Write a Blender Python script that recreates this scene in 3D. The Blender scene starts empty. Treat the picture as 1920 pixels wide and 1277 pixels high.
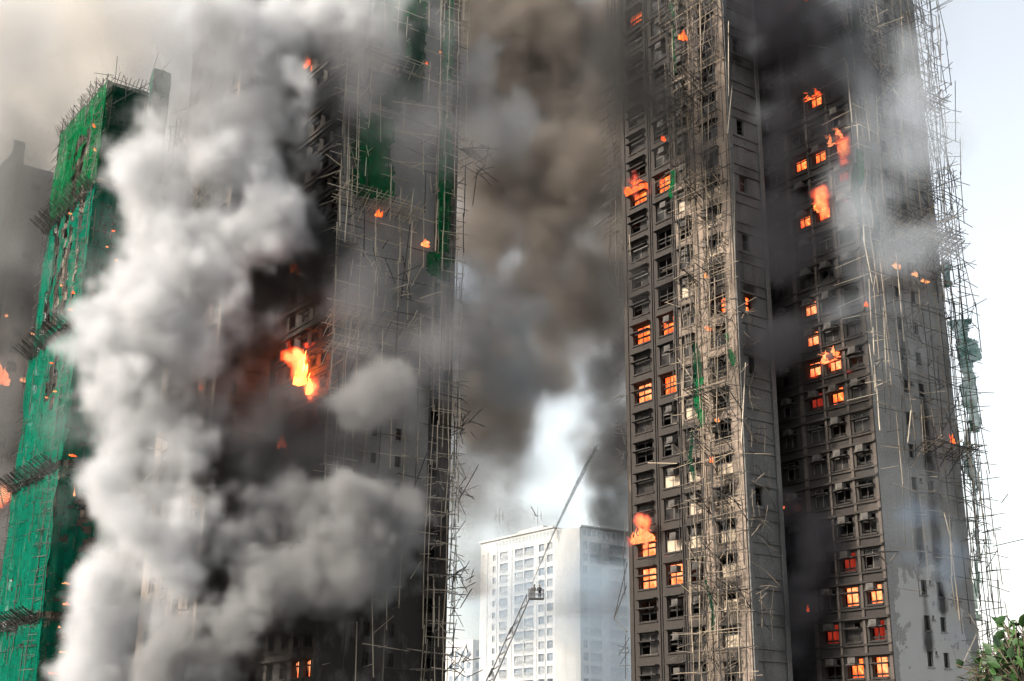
import bpy, math, os
import numpy as np
from mathutils import Matrix, Vector
S = bpy.context.scene
COL = bpy.context.collection
# ------------------------------------------------------------------ camera
F = 2412.6                      # focal length in photo pixels (1920 wide)
TH, RO = math.radians(18.185), math.radians(-.541)
FW = np.array([0, math.cos(TH), math.sin(TH)])
_u = np.array([0, -math.sin(TH), math.cos(TH)]); _r = np.array([1., 0, 0])
RT = _r*math.cos(RO) - _u*math.sin(RO); UP = _u*math.cos(RO) + _r*math.sin(RO)
cd = bpy.data.cameras.new('camera'); cam = bpy.data.objects.new('camera', cd); COL.objects.link(cam)
M4 = Matrix.Identity(4)
for i in range(3): M4[i][0] = RT[i]; M4[i][1] = UP[i]; M4[i][2] = -FW[i]
M4[2][3] = 1.6
cam.matrix_world = M4; cd.sensor_width = 36; cd.lens = F/1920*36; cd.clip_end = 6000; S.camera = cam
# ------------------------------------------------------------------ sky, sun, exposure
wd = bpy.data.worlds.new('World'); S.world = wd; wd.use_nodes = True
nt = wd.node_tree; sky = nt.nodes.new('ShaderNodeTexSky'); sky.sky_type = 'NISHITA'; sky.sun_disc = False
SE, SA = math.radians(33), math.radians(-112)
sky.sun_elevation = SE; sky.sun_rotation = SA; sky.dust_density = 2; sky.air_density = 1.6; sky.ozone_density = 1
hs = nt.nodes.new('ShaderNodeHueSaturation'); hs.inputs['Saturation'].default_value = .32; hs.inputs['Value'].default_value = 1.0
nt.links.new(sky.outputs[0], hs.inputs['Color']); nt.links.new(hs.outputs[0], nt.nodes['Background'].inputs[0])
nt.nodes['Background'].inputs[1].default_value = .15
sl = bpy.data.lights.new('sun', 'SUN'); sl.energy = 3.6; sl.angle = math.radians(.6); sl.color = (1, .88, .74)
so = bpy.data.objects.new('sun', sl); COL.objects.link(so)
so.rotation_euler = Vector((math.sin(SA)*math.cos(SE), math.cos(SA)*math.cos(SE), math.sin(SE))).to_track_quat('Z', 'Y').to_euler()
S.view_settings.view_transform = 'Standard'; S.view_settings.look = 'None'; S.view_settings.exposure = .92
cy = S.cycles
cy.use_denoising = True; cy.max_bounces = 6; cy.diffuse_bounces = 3; cy.glossy_bounces = 2; cy.transparent_max_bounces = 24
cy.volume_bounces = 2; cy.volume_max_steps = 200; cy.volume_step_rate = 2.5; cy.use_adaptive_sampling = True; cy.adaptive_threshold = .05; cy.sample_clamp_indirect = 4

# ------------------------------------------------------------------ helpers
def ray(x, y): return (x-960)/F*RT - (y-638.5)/F*UP + FW
def at(x, y, D):
    """world point seen at photo pixel x,y at horizontal distance D"""
    d = ray(x, y); p = d*D/math.hypot(d[0], d[1]); p[2] += 1.6; return p
ALPHA = math.radians(35.93)     # every block in the estate is laid out on the same grid
EX = np.array([math.cos(ALPHA), math.sin(ALPHA), 0]); EY = np.array([-math.sin(ALPHA), math.cos(ALPHA), 0])
rng = np.random.default_rng(7)
H = 2.75

def tag(o, label=None, cat=None, group=None, kind=None):
    if label: o['label'] = label
    if cat: o['category'] = cat
    if group: o['group'] = group
    if kind: o['kind'] = kind
    return o
def mesh_obj(name, V, Fc, mat, parent=None, attr=None, smooth=False, mats=None, mi=None):
    m = bpy.data.meshes.new(name)
    V = np.asarray(V, np.float32)
    if isinstance(Fc, np.ndarray):
        n, k = Fc.shape
        m.vertices.add(len(V)); m.vertices.foreach_set('co', V.ravel())
        m.loops.add(n*k); m.loops.foreach_set('vertex_index', Fc.ravel().astype(np.int32))
        m.polygons.add(n); m.polygons.foreach_set('loop_start', np.arange(0, n*k, k, dtype=np.int32))
        m.update(calc_edges=True)
    else:
        m.from_pydata([tuple(map(float, v)) for v in V], [], Fc); m.update()
    for k_, v_ in (attr or {}).items():
        a = m.attributes.new(k_, 'FLOAT', 'POINT'); a.data.foreach_set('value', np.asarray(v_, np.float32))
    for x in (mats or [mat]): m.materials.append(x)
    if mi is not None: m.polygons.foreach_set('material_index', np.asarray(mi, np.int32))
    if smooth: m.polygons.foreach_set('use_smooth', np.ones(len(m.polygons), bool))
    o = bpy.data.objects.new(name, m); COL.objects.link(o)
    if parent: o.parent = parent
    return o
def inst(name, mesh, parent, loc=(0, 0, 0)):
    o = bpy.data.objects.new(name, mesh); COL.objects.link(o); o.parent = parent; o.location = loc; return o
def empty(name, loc, rz=0):
    o = bpy.data.objects.new(name, None); COL.objects.link(o); o.location = tuple(loc); o.rotation_euler = (0, 0, rz); return o

class MB:
    def __init__(s): s.v = []; s.f = []; s.mi = []
    def add(s, vs, fs, mi=0):
        b = len(s.v); s.v += [tuple(x) for x in vs]; s.f += [[b+i for i in f] for f in fs]; s.mi += [mi]*len(fs)
    def box(s, a, b, M=None, mi=0):
        x0, y0, z0 = [min(p, q) for p, q in zip(a, b)]; x1, y1, z1 = [max(p, q) for p, q in zip(a, b)]
        vs = [(x0, y0, z0), (x1, y0, z0), (x1, y1, z0), (x0, y1, z0), (x0, y0, z1), (x1, y0, z1), (x1, y1, z1), (x0, y1, z1)]
        if M: vs = [M(*v) for v in vs]
        s.add(vs, [(0, 3, 2, 1), (4, 5, 6, 7), (0, 1, 5, 4), (1, 2, 6, 5), (2, 3, 7, 6), (3, 0, 4, 7)], mi)
    def build(s, name, mat, parent=None, **k):
        return mesh_obj(name, s.v, s.f, mat, parent, mi=s.mi if k.get('mats') else None, **k)

class Bars:
    """many round bars, as one mesh"""
    def __init__(s): s.p = []; s.q = []; s.r = []; s.c = []
    def bar(s, p, q, r=.05, c=None, bend=0):
        c = rng.random() if c is None else c
        p = np.asarray(p, float); q = np.asarray(q, float)
        if bend:
            m = (p+q)/2 + rng.normal(size=3)*bend
            for a, b in ((p, m), (m, q)): s.p.append(a); s.q.append(b); s.r.append(r); s.c.append(c)
        else: s.p.append(p); s.q.append(q); s.r.append(r); s.c.append(c)
    def build(s, name, mat, parent=None, sides=5):
        p = np.array(s.p); q = np.array(s.q); r = np.array(s.r); n = len(p)
        d = q-p; d /= np.linalg.norm(d, axis=1)[:, None]+1e-9
        ref = np.where(np.abs(d[:, 2:3]) > .9, np.array([[1., 0, 0]]), np.array([[0, 0, 1.]]))
        a = np.cross(d, ref); a /= np.linalg.norm(a, axis=1)[:, None]; b = np.cross(d, a)
        t = np.arange(sides)*2*math.pi/sides
        ring = (a[:, None]*np.cos(t)[None, :, None] + b[:, None]*np.sin(t)[None, :, None])*r[:, None, None]
        V = np.concatenate([p[:, None]+ring, q[:, None]+ring*.85], 1).reshape(-1, 3)
        k = np.arange(sides); k2 = (k+1) % sides
        Fc = np.stack([k, k2, k2+sides, k+sides], 1)[None]+(np.arange(n)*2*sides)[:, None, None]
        return mesh_obj(name, V, Fc.reshape(-1, 4), mat, parent, attr={'v': np.repeat(s.c, 2*sides)}, smooth=True)

# ---- value noise in numpy
def lattice(shape, cell, rg):
    n = [int(math.ceil(s/cell))+3 for s in shape]; g = rg.random(n).astype(np.float32)
    for ax in range(len(shape)):
        x = np.arange(shape[ax])/cell; i = x.astype(int); t = (x-i).astype(np.float32); t = t*t*(3-2*t)
        sh = [1]*len(shape); sh[ax] = -1; t = t.reshape(sh)
        g = np.take(g, i, ax)*(1-t)+np.take(g, i+1, ax)*t
    return g

# ------------------------------------------------------------------ materials
def N(t, k, **kw):
    n = t.nodes.new(k)
    for a, b in kw.items():
        if a in n.inputs.keys() if not a.startswith('_') else False: n.inputs[a].default_value = b
        else: setattr(n, a.lstrip('_'), b)
    return n
def mat_base(name):
    m = bpy.data.materials.new(name); m.use_nodes = True; t = m.node_tree; return m, t, t.nodes['Principled BSDF']
def ramp(t, fac, stops):
    r = t.nodes.new('ShaderNodeValToRGB'); e = r.color_ramp.elements
    while len(e) < len(stops): e.new(.5)
    for i, (p, c) in enumerate(stops): e[i].position = p; e[i].color = (*c, 1) if len(c) == 3 else c
    t.links.new(fac, r.inputs[0]); return r.outputs[0]
def mathn(t, op, a, b=None, c=None, clamp=False):
    n = t.nodes.new('ShaderNodeMath'); n.operation = op; n.use_clamp = clamp
    for i, x in enumerate((a, b, c)):
        if x is None: continue
        if isinstance(x, (int, float)): n.inputs[i].default_value = x
        else: t.links.new(x, n.inputs[i])
    return n.outputs[0]
def mixc(t, fac, a, b, mode='MIX'):
    n = t.nodes.new('ShaderNodeMix'); n.data_type = 'RGBA'; n.blend_type = mode
    for i, x in ((0, fac), (6, a), (7, b)):
        if isinstance(x, (int, float)): n.inputs[i].default_value = x
        elif isinstance(x, tuple): n.inputs[i].default_value = (*x, 1)
        else: t.links.new(x, n.inputs[i])
    return n.outputs[2]
def noise(t, scale, detail=4, rough=.55, vec=None, stretch=None, dist=0):
    n = t.nodes.new('ShaderNodeTexNoise'); n.inputs['Scale'].default_value = scale; n.inputs['Detail'].default_value = detail
    n.inputs['Roughness'].default_value = rough; n.inputs['Distortion'].default_value = dist
    tc = t.nodes.new('ShaderNodeTexCoord'); v = vec or tc.outputs['Object']
    if stretch:
        m = t.nodes.new('ShaderNodeMapping'); m.inputs['Scale'].default_value = stretch; t.links.new(v, m.inputs[0]); v = m.outputs[0]
    t.links.new(v, n.inputs['Vector']); return n.outputs['Fac']
def wall_mat(name, clean, clean2, soot=(.010, .009, .0085), soot2=(.030, .0245, .021), peel=False, gain=1.0):
    """rendered concrete: patchy paint, vertical streaks, soot and painted shade where attribute 'soot' says so"""
    m, t, b = mat_base(name)
    n1 = noise(t, .35, 5); n2 = noise(t, 1.1, 6, .65, stretch=(1, 1, .12)); n3 = noise(t, 6, 5, .7)
    c = mixc(t, ramp(t, n1, [(.35, (0, 0, 0)), (.65, (1, 1, 1))]), clean, clean2)
    c = mixc(t, ramp(t, n2, [(.45, (0, 0, 0)), (.75, (.55, .55, .55))]), c, tuple(x*.5 for x in clean))
    c = mixc(t, .25, c, ramp(t, n3, [(.3, (0, 0, 0)), (.7, tuple(min(1, x*2) for x in clean))]))
    if peel:
        at_ = t.nodes.new('ShaderNodeAttribute'); at_.attribute_name = 'peel'
        pn = noise(t, .42, 9, .66, dist=.4)
        f = mathn(t, 'ADD', pn, mathn(t, 'MULTIPLY', at_.outputs['Fac'], .5))
        f = ramp(t, f, [(.70, (0, 0, 0)), (.708, (1, 1, 1))])
        c = mixc(t, f, c, mixc(t, n1, (.42, .41, .395), (.32, .315, .305)))
    a = t.nodes.new('ShaderNodeAttribute'); a.attribute_name = 'soot'
    sf = mathn(t, 'ADD', a.outputs['Fac'], mathn(t, 'MULTIPLY', mathn(t, 'SUBTRACT', noise(t, .55, 7, .62, stretch=(1, 1, .45)), .5), 1.1*gain))
    sf = ramp(t, sf, [(.25, (0, 0, 0)), (.7, (1, 1, 1))])
    sc = mixc(t, n3, soot, soot2)
    c = mixc(t, mathn(t, 'MULTIPLY', sf, .96), c, sc)
    t.links.new(c, b.inputs['Base Color']); b.inputs['Roughness'].default_value = .88
    bp = t.nodes.new('ShaderNodeBump'); bp.inputs['Strength'].default_value = .5; bp.inputs['Distance'].default_value = .04
    t.links.new(n3, bp.inputs['Height']); t.links.new(bp.outputs[0], b.inputs['Normal'])
    return m
def plain(name, c, rough=.7, c2=None, sc=2., metal=0.):
    m, t, b = mat_base(name); b.inputs['Roughness'].default_value = rough; b.inputs['Metallic'].default_value = metal
    c2 = c2 or tuple(x*.55 for x in c)
    t.links.new(mixc(t, ramp(t, noise(t, sc, 5, .65), [(.3, (0, 0, 0)), (.7, (1, 1, 1))]), c, c2), b.inputs['Base Color'])
    return m
def emit(name, stops, strength, sc=1.2, holes=.0):
    m, t, b = mat_base(name); t.nodes.remove(b); e = t.nodes.new('ShaderNodeEmission')
    t.links.new(ramp(t, noise(t, sc, 5, .6, dist=1.2, stretch=(1, 1, .6)), stops), e.inputs[0]); e.inputs[1].default_value = strength
    out = e.outputs[0]
    if holes:
        tp = t.nodes.new('ShaderNodeBsdfTransparent'); mx = t.nodes.new('ShaderNodeMixShader')
        t.links.new(ramp(t, noise(t, sc*1.7, 6, .65, dist=1.5, stretch=(1, 1, .55)), [(holes-.05, (0, 0, 0)), (holes+.05, (1, 1, 1))]), mx.inputs[0])
        t.links.new(tp.outputs[0], mx.inputs[1]); t.links.new(out, mx.inputs[2]); out = mx.outputs[0]
    t.links.new(out, t.nodes['Material Output'].inputs[0]); return m
def bamboo_mat(name, a, b_, char_shade):
    m, t, b = mat_base(name); at_ = t.nodes.new('ShaderNodeAttribute'); at_.attribute_name = 'v'
    c = mixc(t, at_.outputs['Fac'], a, b_)
    c = mixc(t, ramp(t, mathn(t, 'FRACT', mathn(t, 'MULTIPLY', at_.outputs['Fac'], 7.3)), [(char_shade, (0, 0, 0)), (char_shade+.12, (1, 1, 1))]), (.03, .027, .024), c)
    c = mixc(t, ramp(t, noise(t, .5, 4), [(.5, (0, 0, 0)), (.7, (.7, .7, .7))]), c, (.05, .042, .035))
    t.links.new(c, b.inputs['Base Color']); b.inputs['Roughness'].default_value = .6; return m
def net_mat(name, c1, c2, alpha=.9):
    m, t, b = mat_base(name); t.nodes.remove(b)
    n1 = noise(t, .5, 5, .6, stretch=(1, 1, .25)); n2 = noise(t, 3.5, 4, .6, stretch=(1, 1, .06))
    c = mixc(t, ramp(t, n1, [(.35, (0, 0, 0)), (.65, (1, 1, 1))]), c1, c2)
    c = mixc(t, ramp(t, n2, [(.4, (0, 0, 0)), (.75, (.6, .6, .6))]), c, tuple(x*.4 for x in c1))
    d = t.nodes.new('ShaderNodeBsdfDiffuse'); tr = t.nodes.new('ShaderNodeBsdfTranslucent'); mx = t.nodes.new('ShaderNodeMixShader'); mx.inputs[0].default_value = .3
    t.links.new(c, d.inputs[0]); t.links.new(c, tr.inputs[0]); t.links.new(d.outputs[0], mx.inputs[1]); t.links.new(tr.outputs[0], mx.inputs[2])
    tp = t.nodes.new('ShaderNodeBsdfTransparent'); m2 = t.nodes.new('ShaderNodeMixShader')
    al = ramp(t, noise(t, .8, 6, .7), [(.3, (alpha-.25,)*3), (.6, (alpha,)*3)])
    t.links.new(al, m2.inputs[0]); t.links.new(tp.outputs[0], m2.inputs[1]); t.links.new(mx.outputs[0], m2.inputs[2])
    t.links.new(m2.outputs[0], t.nodes['Material Output'].inputs[0]); return m

MAT = dict(
    brown=wall_mat('brown_wall', (.20, .155, .12), (.15, .115, .09)),
    beige=wall_mat('beige_wall', (.30, .235, .185), (.22, .175, .14)),
    grey=wall_mat('grey_wall', (.15, .148, .142), (.105, .103, .10)),
    grey2=wall_mat('grey_gable_wall', (.25, .245, .235), (.19, .186, .178), peel=True),
    band=wall_mat('banded_wall', (.115, .092, .076), (.075, .062, .053)),
    white=wall_mat('white_wall', (.72, .70, .66), (.64, .63, .60), gain=.0),
    inside=plain('dark_interior', (.02, .018, .016), .95),
    ledge=plain('sooty_ledge', (.035, .031, .028), .9),
    frame=plain('window_frame', (.14, .13, .12), .5),
    frame_b=plain('burnt_window_frame', (.035, .03, .027), .8),
    ac=plain('air_conditioner_casing', (.11, .10, .09), .6, (.03, .027, .024)),
    cream=plain('pale_cream_glass', (.62, .50, .36), .35, (.25, .2, .15), 1.5),
    ladder=plain('ladder_steel', (.35, .36, .38), .5, metal=.3),
    bamboo=bamboo_mat('bamboo', (.40, .32, .23), (.13, .105, .08), .45),  # dark share: charred poles, plus the tangle's shadow put into the colour
    bamboo_l=bamboo_mat('pale_bamboo', (.62, .53, .41), (.38, .32, .24), .18),
    bamboo_d=bamboo_mat('charred_bamboo', (.11, .097, .085), (.045, .04, .035), .5),
    net_g=net_mat('green_netting', (.0025, .115, .038), (.005, .16, .055)),
    net_t=net_mat('teal_netting', (.003, .125, .076), (.005, .17, .105), .96),
    net_d=net_mat('dark_green_netting', (.0015, .04, .022), (.002, .06, .03), .93),
    fire=emit('fire', [(.32, (.55, .02, .006)), (.42, (1, .075, .015)), (.56, (1, .17, .035)), (.68, (1, .42, .12))], 1.3, 1.7, .40),
    fire_hot=emit('hot_fire', [(.25, (1, .06, .012)), (.42, (1, .15, .035)), (.62, (1, .34, .14))], 1.35, 1.7, .34),
    fire_dim=emit('dim_fire', [(.3, (.20, .01, .008)), (.7, (.7, .06, .03))], .3),
    ember=emit('ember', [(.3, (1, .2, .05)), (.7, (1, .5, .2))], .9),
    ball=emit('fireball', [(.3, (1, .09, .01)), (.5, (1, .14, .015)), (.65, (1, .26, .035))], 42, 1.5, .4))
def glass_mat():
    m, t, b = mat_base('window_glass'); b.inputs['Base Color'].default_value = (.03, .033, .036, 1); b.inputs['Roughness'].default_value = .28
    b.inputs['Specular IOR Level'].default_value = .3
    t.links.new(ramp(t, noise(t, 1.2, 4), [(.35, (.006, .006, .007)), (.7, (.04, .037, .034))]), b.inputs['Base Color']); return m
MAT['glass'] = glass_mat()

# ------------------------------------------------------------------ facades
ML = lambda s, d, z: (-d, s, z)     # left-facing face: s runs away from the corner, d outwards
MR = lambda s, d, z: (s, -d, z)
class Tower:
    def __init__(t, name, px, py, D, label, cat='tower', top=86., group=None):
        p = at(px, py, D); t.O = np.array([p[0], p[1], 0.]); t.top = top
        t.root = empty(name, t.O, ALPHA); tag(t.root, label, cat, group)
    def hit(t, face, px, py, d=0.):
        """(s, z) on the left ('L') or right ('R') face plane seen at a pixel"""
        n, e = (EX, EY) if face == 'L' else (EY, EX)
        r = ray(px, py); O = t.O - n*d; k = (O@n)/(r@n); p = r*k; return float((p-t.O)@e), float(p[2]+1.6)
    def world(t, face, s, d, z):
        l = (ML if face == 'L' else MR)(s, d, z); return t.O + EX*l[0] + EY*l[1] + np.array([0, 0, l[2]])
def grid_breaks(bs, step):
    out = []
    bs = sorted(set(np.round(bs, 4)))
    for a, b in zip(bs[:-1], bs[1:]):
        n = max(1, int(math.ceil((b-a)/step))); out += list(a+(b-a)*np.arange(n)/n)
    return np.array(out+[bs[-1]])
def facade(T, face, name, L, cols, z_sill, mat, soot_fn, top=None, ledges=(), step=.8, depth=.3, peel_fn=None, z_min=0., hole_top=999):
    """wall with window openings: cols = [(s0,s1,h0,h1)] above each floor's sill line; returns rows of sills"""
    M = ML if face == 'L' else MR
    top = top or T.top
    k0 = -int(z_sill//H); sills = [z_sill+k*H for k in range(k0, 60) if z_sill+k*H+2.2 < top and z_min+1 < z_sill+k*H < hole_top]
    rows = sorted(set((c[2], c[3]) for c in cols))
    sb = grid_breaks([0, L]+[c[0] for c in cols]+[c[1] for c in cols], step)
    zb = grid_breaks([z_min, top]+[z+h for z in sills for r in rows for h in r], step)
    ns, nz = len(sb), len(zb)
    SS, ZZ = np.meshgrid(sb, zb, indexing='ij'); mid_s = (sb[1:]+sb[:-1])/2; mid_z = (zb[1:]+zb[:-1])/2
    hole = np.zeros((ns-1, nz-1), bool)
    for (a, b, h0, h1) in cols:
        for z in sills: hole |= ((mid_s > a) & (mid_s < b))[:, None] & ((mid_z > z+h0) & (mid_z < z+h1))[None]
    s, z = SS.ravel(), ZZ.ravel(); o = np.zeros_like(s)
    V = np.stack((-o, s, z) if face == 'L' else (s, -o, z), 1)
    I, J = np.nonzero(~hole); a = I*nz+J; Fc = np.stack([a, a+nz, a+nz+1, a+1], 1)
    if face == 'L': Fc = Fc[:, ::-1]
    soot = soot_fn(s, z)
    V = V.tolist(); Fl = [tuple(map(int, f)) for f in Fc]; soot = list(soot)
    pe = list(peel_fn(s, z)) if peel_fn else None
    mb = MB(); 
    for (a, b, h0, h1) in cols:
        for zz in sills:
            z0, z1 = zz+h0, zz+h1
            q = [M(a, 0, z0), M(b, 0, z0), M(b, 0, z1), M(a, 0, z1)]; r = [M(a, -depth, z0), M(b, -depth, z0), M(b, -depth, z1), M(a, -depth, z1)]
            mb.add(q+r, [(0, 1, 5, 4), (1, 2, 6, 5), (2, 3, 7, 6), (3, 0, 4, 7)])
            mb.box((a-.08, .002, z0-.14), (b+.08, .1, z0-.02), M)       # sill
    for (h0, h1, out) in ledges:
        for zz in sills: mb.box((.003, .002, zz+h0), (L-.003, out, zz+h1), M)
    b0 = len(V); V += mb.v; Fl += [tuple(b0+i for i in f) for f in mb.f]
    mv = np.array(mb.v).reshape(-1, 3); ms = mv[:, 1] if face == 'L' else mv[:, 0]
    soot += list(np.asarray(soot_fn(ms, mv[:, 2]))+.12) if len(mv) else []
    at_ = {'soot': soot}
    if pe is not None: at_['peel'] = pe+[0]*len(mv)
    mesh_obj(name, V, Fl, mat, T.root, attr=at_)
    return sills
def shell(T, LA, LB, mat, top=None, inset=2.4):
    """back walls, roof, near-black core and floor slabs"""
    top = top or T.top; mb = MB()
    mb.add([(LB, 0, 0), (LB, LA, 0), (LB, LA, top), (LB, 0, top)], [(0, 1, 2, 3)])
    mb.add([(0, LA, 0), (LB, LA, 0), (LB, LA, top), (0, LA, top)], [(3, 2, 1, 0)])
    o = mb.build('rear_wall', mat, T.root)
    a = o.data.attributes.new('soot', 'FLOAT', 'POINT'); a.data.foreach_set('value', [.35]*8)
    mb = MB(); mb.box((-.15, -.15, top-.02), (LB+.15, LA+.15, top+.9)); mb.box((LB*.35, LA*.35, top+.91), (LB*.7, LA*.7, top+3.5))
    o = mb.build('roof', mat, T.root); a = o.data.attributes.new('soot', 'FLOAT', 'POINT'); a.data.foreach_set('value', [.3]*len(mb.v))
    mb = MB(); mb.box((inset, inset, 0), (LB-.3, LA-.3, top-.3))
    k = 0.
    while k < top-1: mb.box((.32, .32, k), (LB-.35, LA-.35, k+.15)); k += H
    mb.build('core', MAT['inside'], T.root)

def win_mesh(face, w, h, split=.62, kind='full'):
    """frame mesh and pane meshes for a window w x h, origin at its lower-left corner in s,z"""
    M = ML if face == 'L' else MR; mb = MB(); t = .055; d0, d1 = -.26, -.18
    mb.box((0, d0, 0), (w, d1, t), M); mb.box((0, d0, h-t), (w, d1, h), M)
    mb.box((0, d0, t), (t, d1, h-t), M); mb.box((w-t, d0, t), (w, d1, h-t), M)
    zs = h*split; nm = 2 if w > 1.05 else 1
    mb.box((t, d0+.005, zs-.04), (w-t, d1-.005, zs+.04), M)
    xs = [0]+[w*i/nm for i in range(1, nm)]+[w]
    for x in xs[1:-1]:
        mb.box((x-.04, d0+.01, t), (x+.04, d1-.01, zs-.04), M); mb.box((x-.04, d0+.01, zs+.04), (x+.04, d1-.01, h-t), M)
    cells = [(xs[i]+.03, xs[i+1]-.03, a, b) for i in range(nm) for a, b in ((.05, zs-.03), (zs+.03, h-.05))]
    return mb, cells
def bake(mb, name, mat):
    m = bpy.data.meshes.new(name); m.from_pydata(mb.v, [], mb.f); m.materials.append(mat); m.update(); return m
_cache = {}
def window(T, face, s0, z0, w, h, state, canopy=.45, canopy_z=None, ac=None, split=.62):
    key = (face, round(w, 2), round(h, 2), split)
    M = ML if face == 'L' else MR
    if key not in _cache:
        mb, cells = win_mesh(face, w, h, split)
        d = {'frame': bake(mb, 'window', MAT['frame']), 'burnt': bake(mb, 'window', MAT['frame_b'])}
        for v in range(4):
            q = MB()
            for i, (a, b, c, e) in enumerate(cells):
                if v == 3 or (v and (i+v) % 3 == 0): continue
                q.box((a, -.235, c), (b, -.215, e), M)
            if v < 3: d['g%d' % v] = bake(q, 'pane', MAT['glass'])
        q = MB()
        for i, (a, b, c, e) in enumerate(cells):
            if i % 2 == 0: q.box((a, -.235, c), (b, -.215, e), M)
        d['cream'] = bake(q, 'cream_pane', MAT['cream'])  # lower panes in a patchy cream colour
        q = MB(); q.box((-.12, .003, 0), (w+.12, canopy, .09), M); d['can'] = bake(q, 'canopy', MAT['ledge'])
        q = MB(); q.box((0, 0, 0), (.72, .55, .44), M)
        for i in range(5): q.box((.05, .551, .05+i*.075), (.5, .57, .08+i*.075), M)
        q.box((-.05, .0, -.1), (.77, .6, -.04), M)
        d['ac'] = bake(q, 'air_conditioner', MAT['ac'])
        _cache[key] = d
    d = _cache[key]; loc = M(s0, 0, z0)
    if T is None: return
    burnt = state in ('fire', 'dim', 'gone')
    o = inst('window', d['burnt' if burnt or rng.random() < .35 else 'frame'], T.root, loc)
    if state == 'cream': inst('cream_pane', d['cream'], o)
    elif not burnt: inst('pane', d['g%d' % rng.integers(0, 3)], o)
    if canopy: inst('canopy', d['can'], o, M(0, 0, canopy_z if canopy_z is not None else h+.06))
    if ac is not None: inst('air_conditioner', d['ac'], T.root, M(s0+ac[0], 0, z0+ac[1]))
    return o
FIRES = []
def lumps(w, h, t, seed, face):
    """a lumpy burning mass filling a window opening from behind"""
    rg = np.random.default_rng(seed); nx, nz = 9, 11; M = ML if face == 'L' else MR
    g = lattice((nx, nz), 2.2, rg)
    V = []; Fc = []
    for side in (0, 1):
        for i in range(nx):
            for j in range(nz):
                e = 0 if (i in (0, nx-1) or j in (0, nz-1)) else 1
                dd = -.34-t/2+(1 if side else -1)*e*(t*.2+t*.28*g[i, j])
                V.append(M(w*i/(nx-1), dd, h*j/(nz-1)))
    for side in (0, 1):
        b = side*nx*nz
        for i in range(nx-1):
            for j in range(nz-1):
                a = b+i*nz+j; Fc.append((a, a+nz, a+nz+1, a+1))
    return V, Fc
def tongues(n, w, h, seed, lean=(0, 0)):
    """flames: many slender, bent, rippling tongues rising from a common base"""
    rg = np.random.default_rng(seed); V = []; Fc = []
    for k in range(int(n*2.2)):
        x0 = (rg.random()-.5)*w*.9; y0 = (rg.random()-.5)*w*.5; hh = h*(.25+.75*rg.random()**1.4)*(1-.75*abs(x0)/w); r0 = w*(.10+.09*rg.random())
        ph = rg.random()*6.28; b = len(V); rings, sides = 14, 9; z0 = h*.3*rg.random()*(rg.random() < .35)
        for i in range(rings):
            t = i/(rings-1); r = r0*(math.sin(math.pi*min(1, t*.75+.25))**.8)*(1-t)**.7*(1+.35*math.sin(ph*3+t*11))+.003
            cx = x0+lean[0]*t*t*h+math.sin(ph+t*6)*.09*w*(.3+t)+math.sin(ph*2+t*13)*.03*w; cy_ = y0+lean[1]*t*t*h+math.cos(ph*1.7+t*4)*.08*w*t
            for j in range(sides):
                a = 2*math.pi*j/sides; q = r*(1+.3*math.sin(2*a+ph+t*5)+.2*math.sin(3*a+ph*2-t*9)); V.append((cx+math.cos(a)*q, cy_+math.sin(a)*q*.7, z0+hh*t))
        for i in range(rings-1):
            for j in range(sides): Fc.append((b+i*sides+j, b+i*sides+(j+1) % sides, b+(i+1)*sides+(j+1) % sides, b+(i+1)*sides+j))
        Fc.append(tuple(b+j for j in range(sides))[::-1]); Fc.append(tuple(b+(rings-1)*sides+j for j in range(sides)))
    return V, Fc
def place_fire(name, V, Fc, mat, loc, label, group=None, rz=ALPHA, cat='fire'):
    o = mesh_obj(name, V, Fc, mat, None, smooth=True); o.location = tuple(loc); o.rotation_euler = (0, 0, rz)
    tag(o, label, cat, group); FIRES.append(o); return o
# ------------------------------------------------------------------ ground
def ground():
    m, t, b = mat_base('paving'); t.links.new(ramp(t, noise(t, .08, 8), [(.3, (.04, .04, .04)), (.7, (.09, .088, .08))]), b.inputs['Base Color']); b.inputs['Roughness'].default_value = .95
    V = [(-3000, -3000, 0), (3000, -3000, 0), (3000, 3000, 0), (-3000, 3000, 0)]
    tag(mesh_obj('ground', V, [(0, 1, 2, 3)], m), kind='structure')
ground()
sstep = lambda a, b, x: (lambda t: t*t*(3-2*t))(np.clip((np.asarray(x, float)-a)/(b-a), 0, 1))
def plumes(pts, s, z, w=1.3, h=3.5, a=.7):
    """soot licked up the wall above each burning window"""
    o = np.zeros_like(np.asarray(s, float))
    for (fs, fz) in pts:
        dz = z-(fz+.8); o += a*np.exp(-((s-fs)/w)**2)*np.where(dz > 0, np.exp(-dz/h), np.exp(dz*2.5))
    return o

def soot_shade(s, z, cols, z0, amp=.4):
    """wall darkened over each window: soot plus shade put into the colour, strength varies"""
    s = np.asarray(s, float); z = np.asarray(z, float); k = np.floor((z-z0+.2)/H); f = (z-z0)-k*H; o = np.zeros_like(s)
    for i, c in enumerate(cols):
        m = (c[0]+c[1])/2; w = (c[1]-c[0])/2+.15; h = np.abs(np.sin(k*12.9898+i*78.233)*43758.5453) % 1
        o += amp*(.25+1.1*h)*np.exp(-np.clip(np.abs(s-m)-w*.7, 0, 9)**2/.12)*(np.exp(-((f-2.05)/.42)**2)+.5*np.exp(-((f-1.0)/1.2)**2))
    return o
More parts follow.
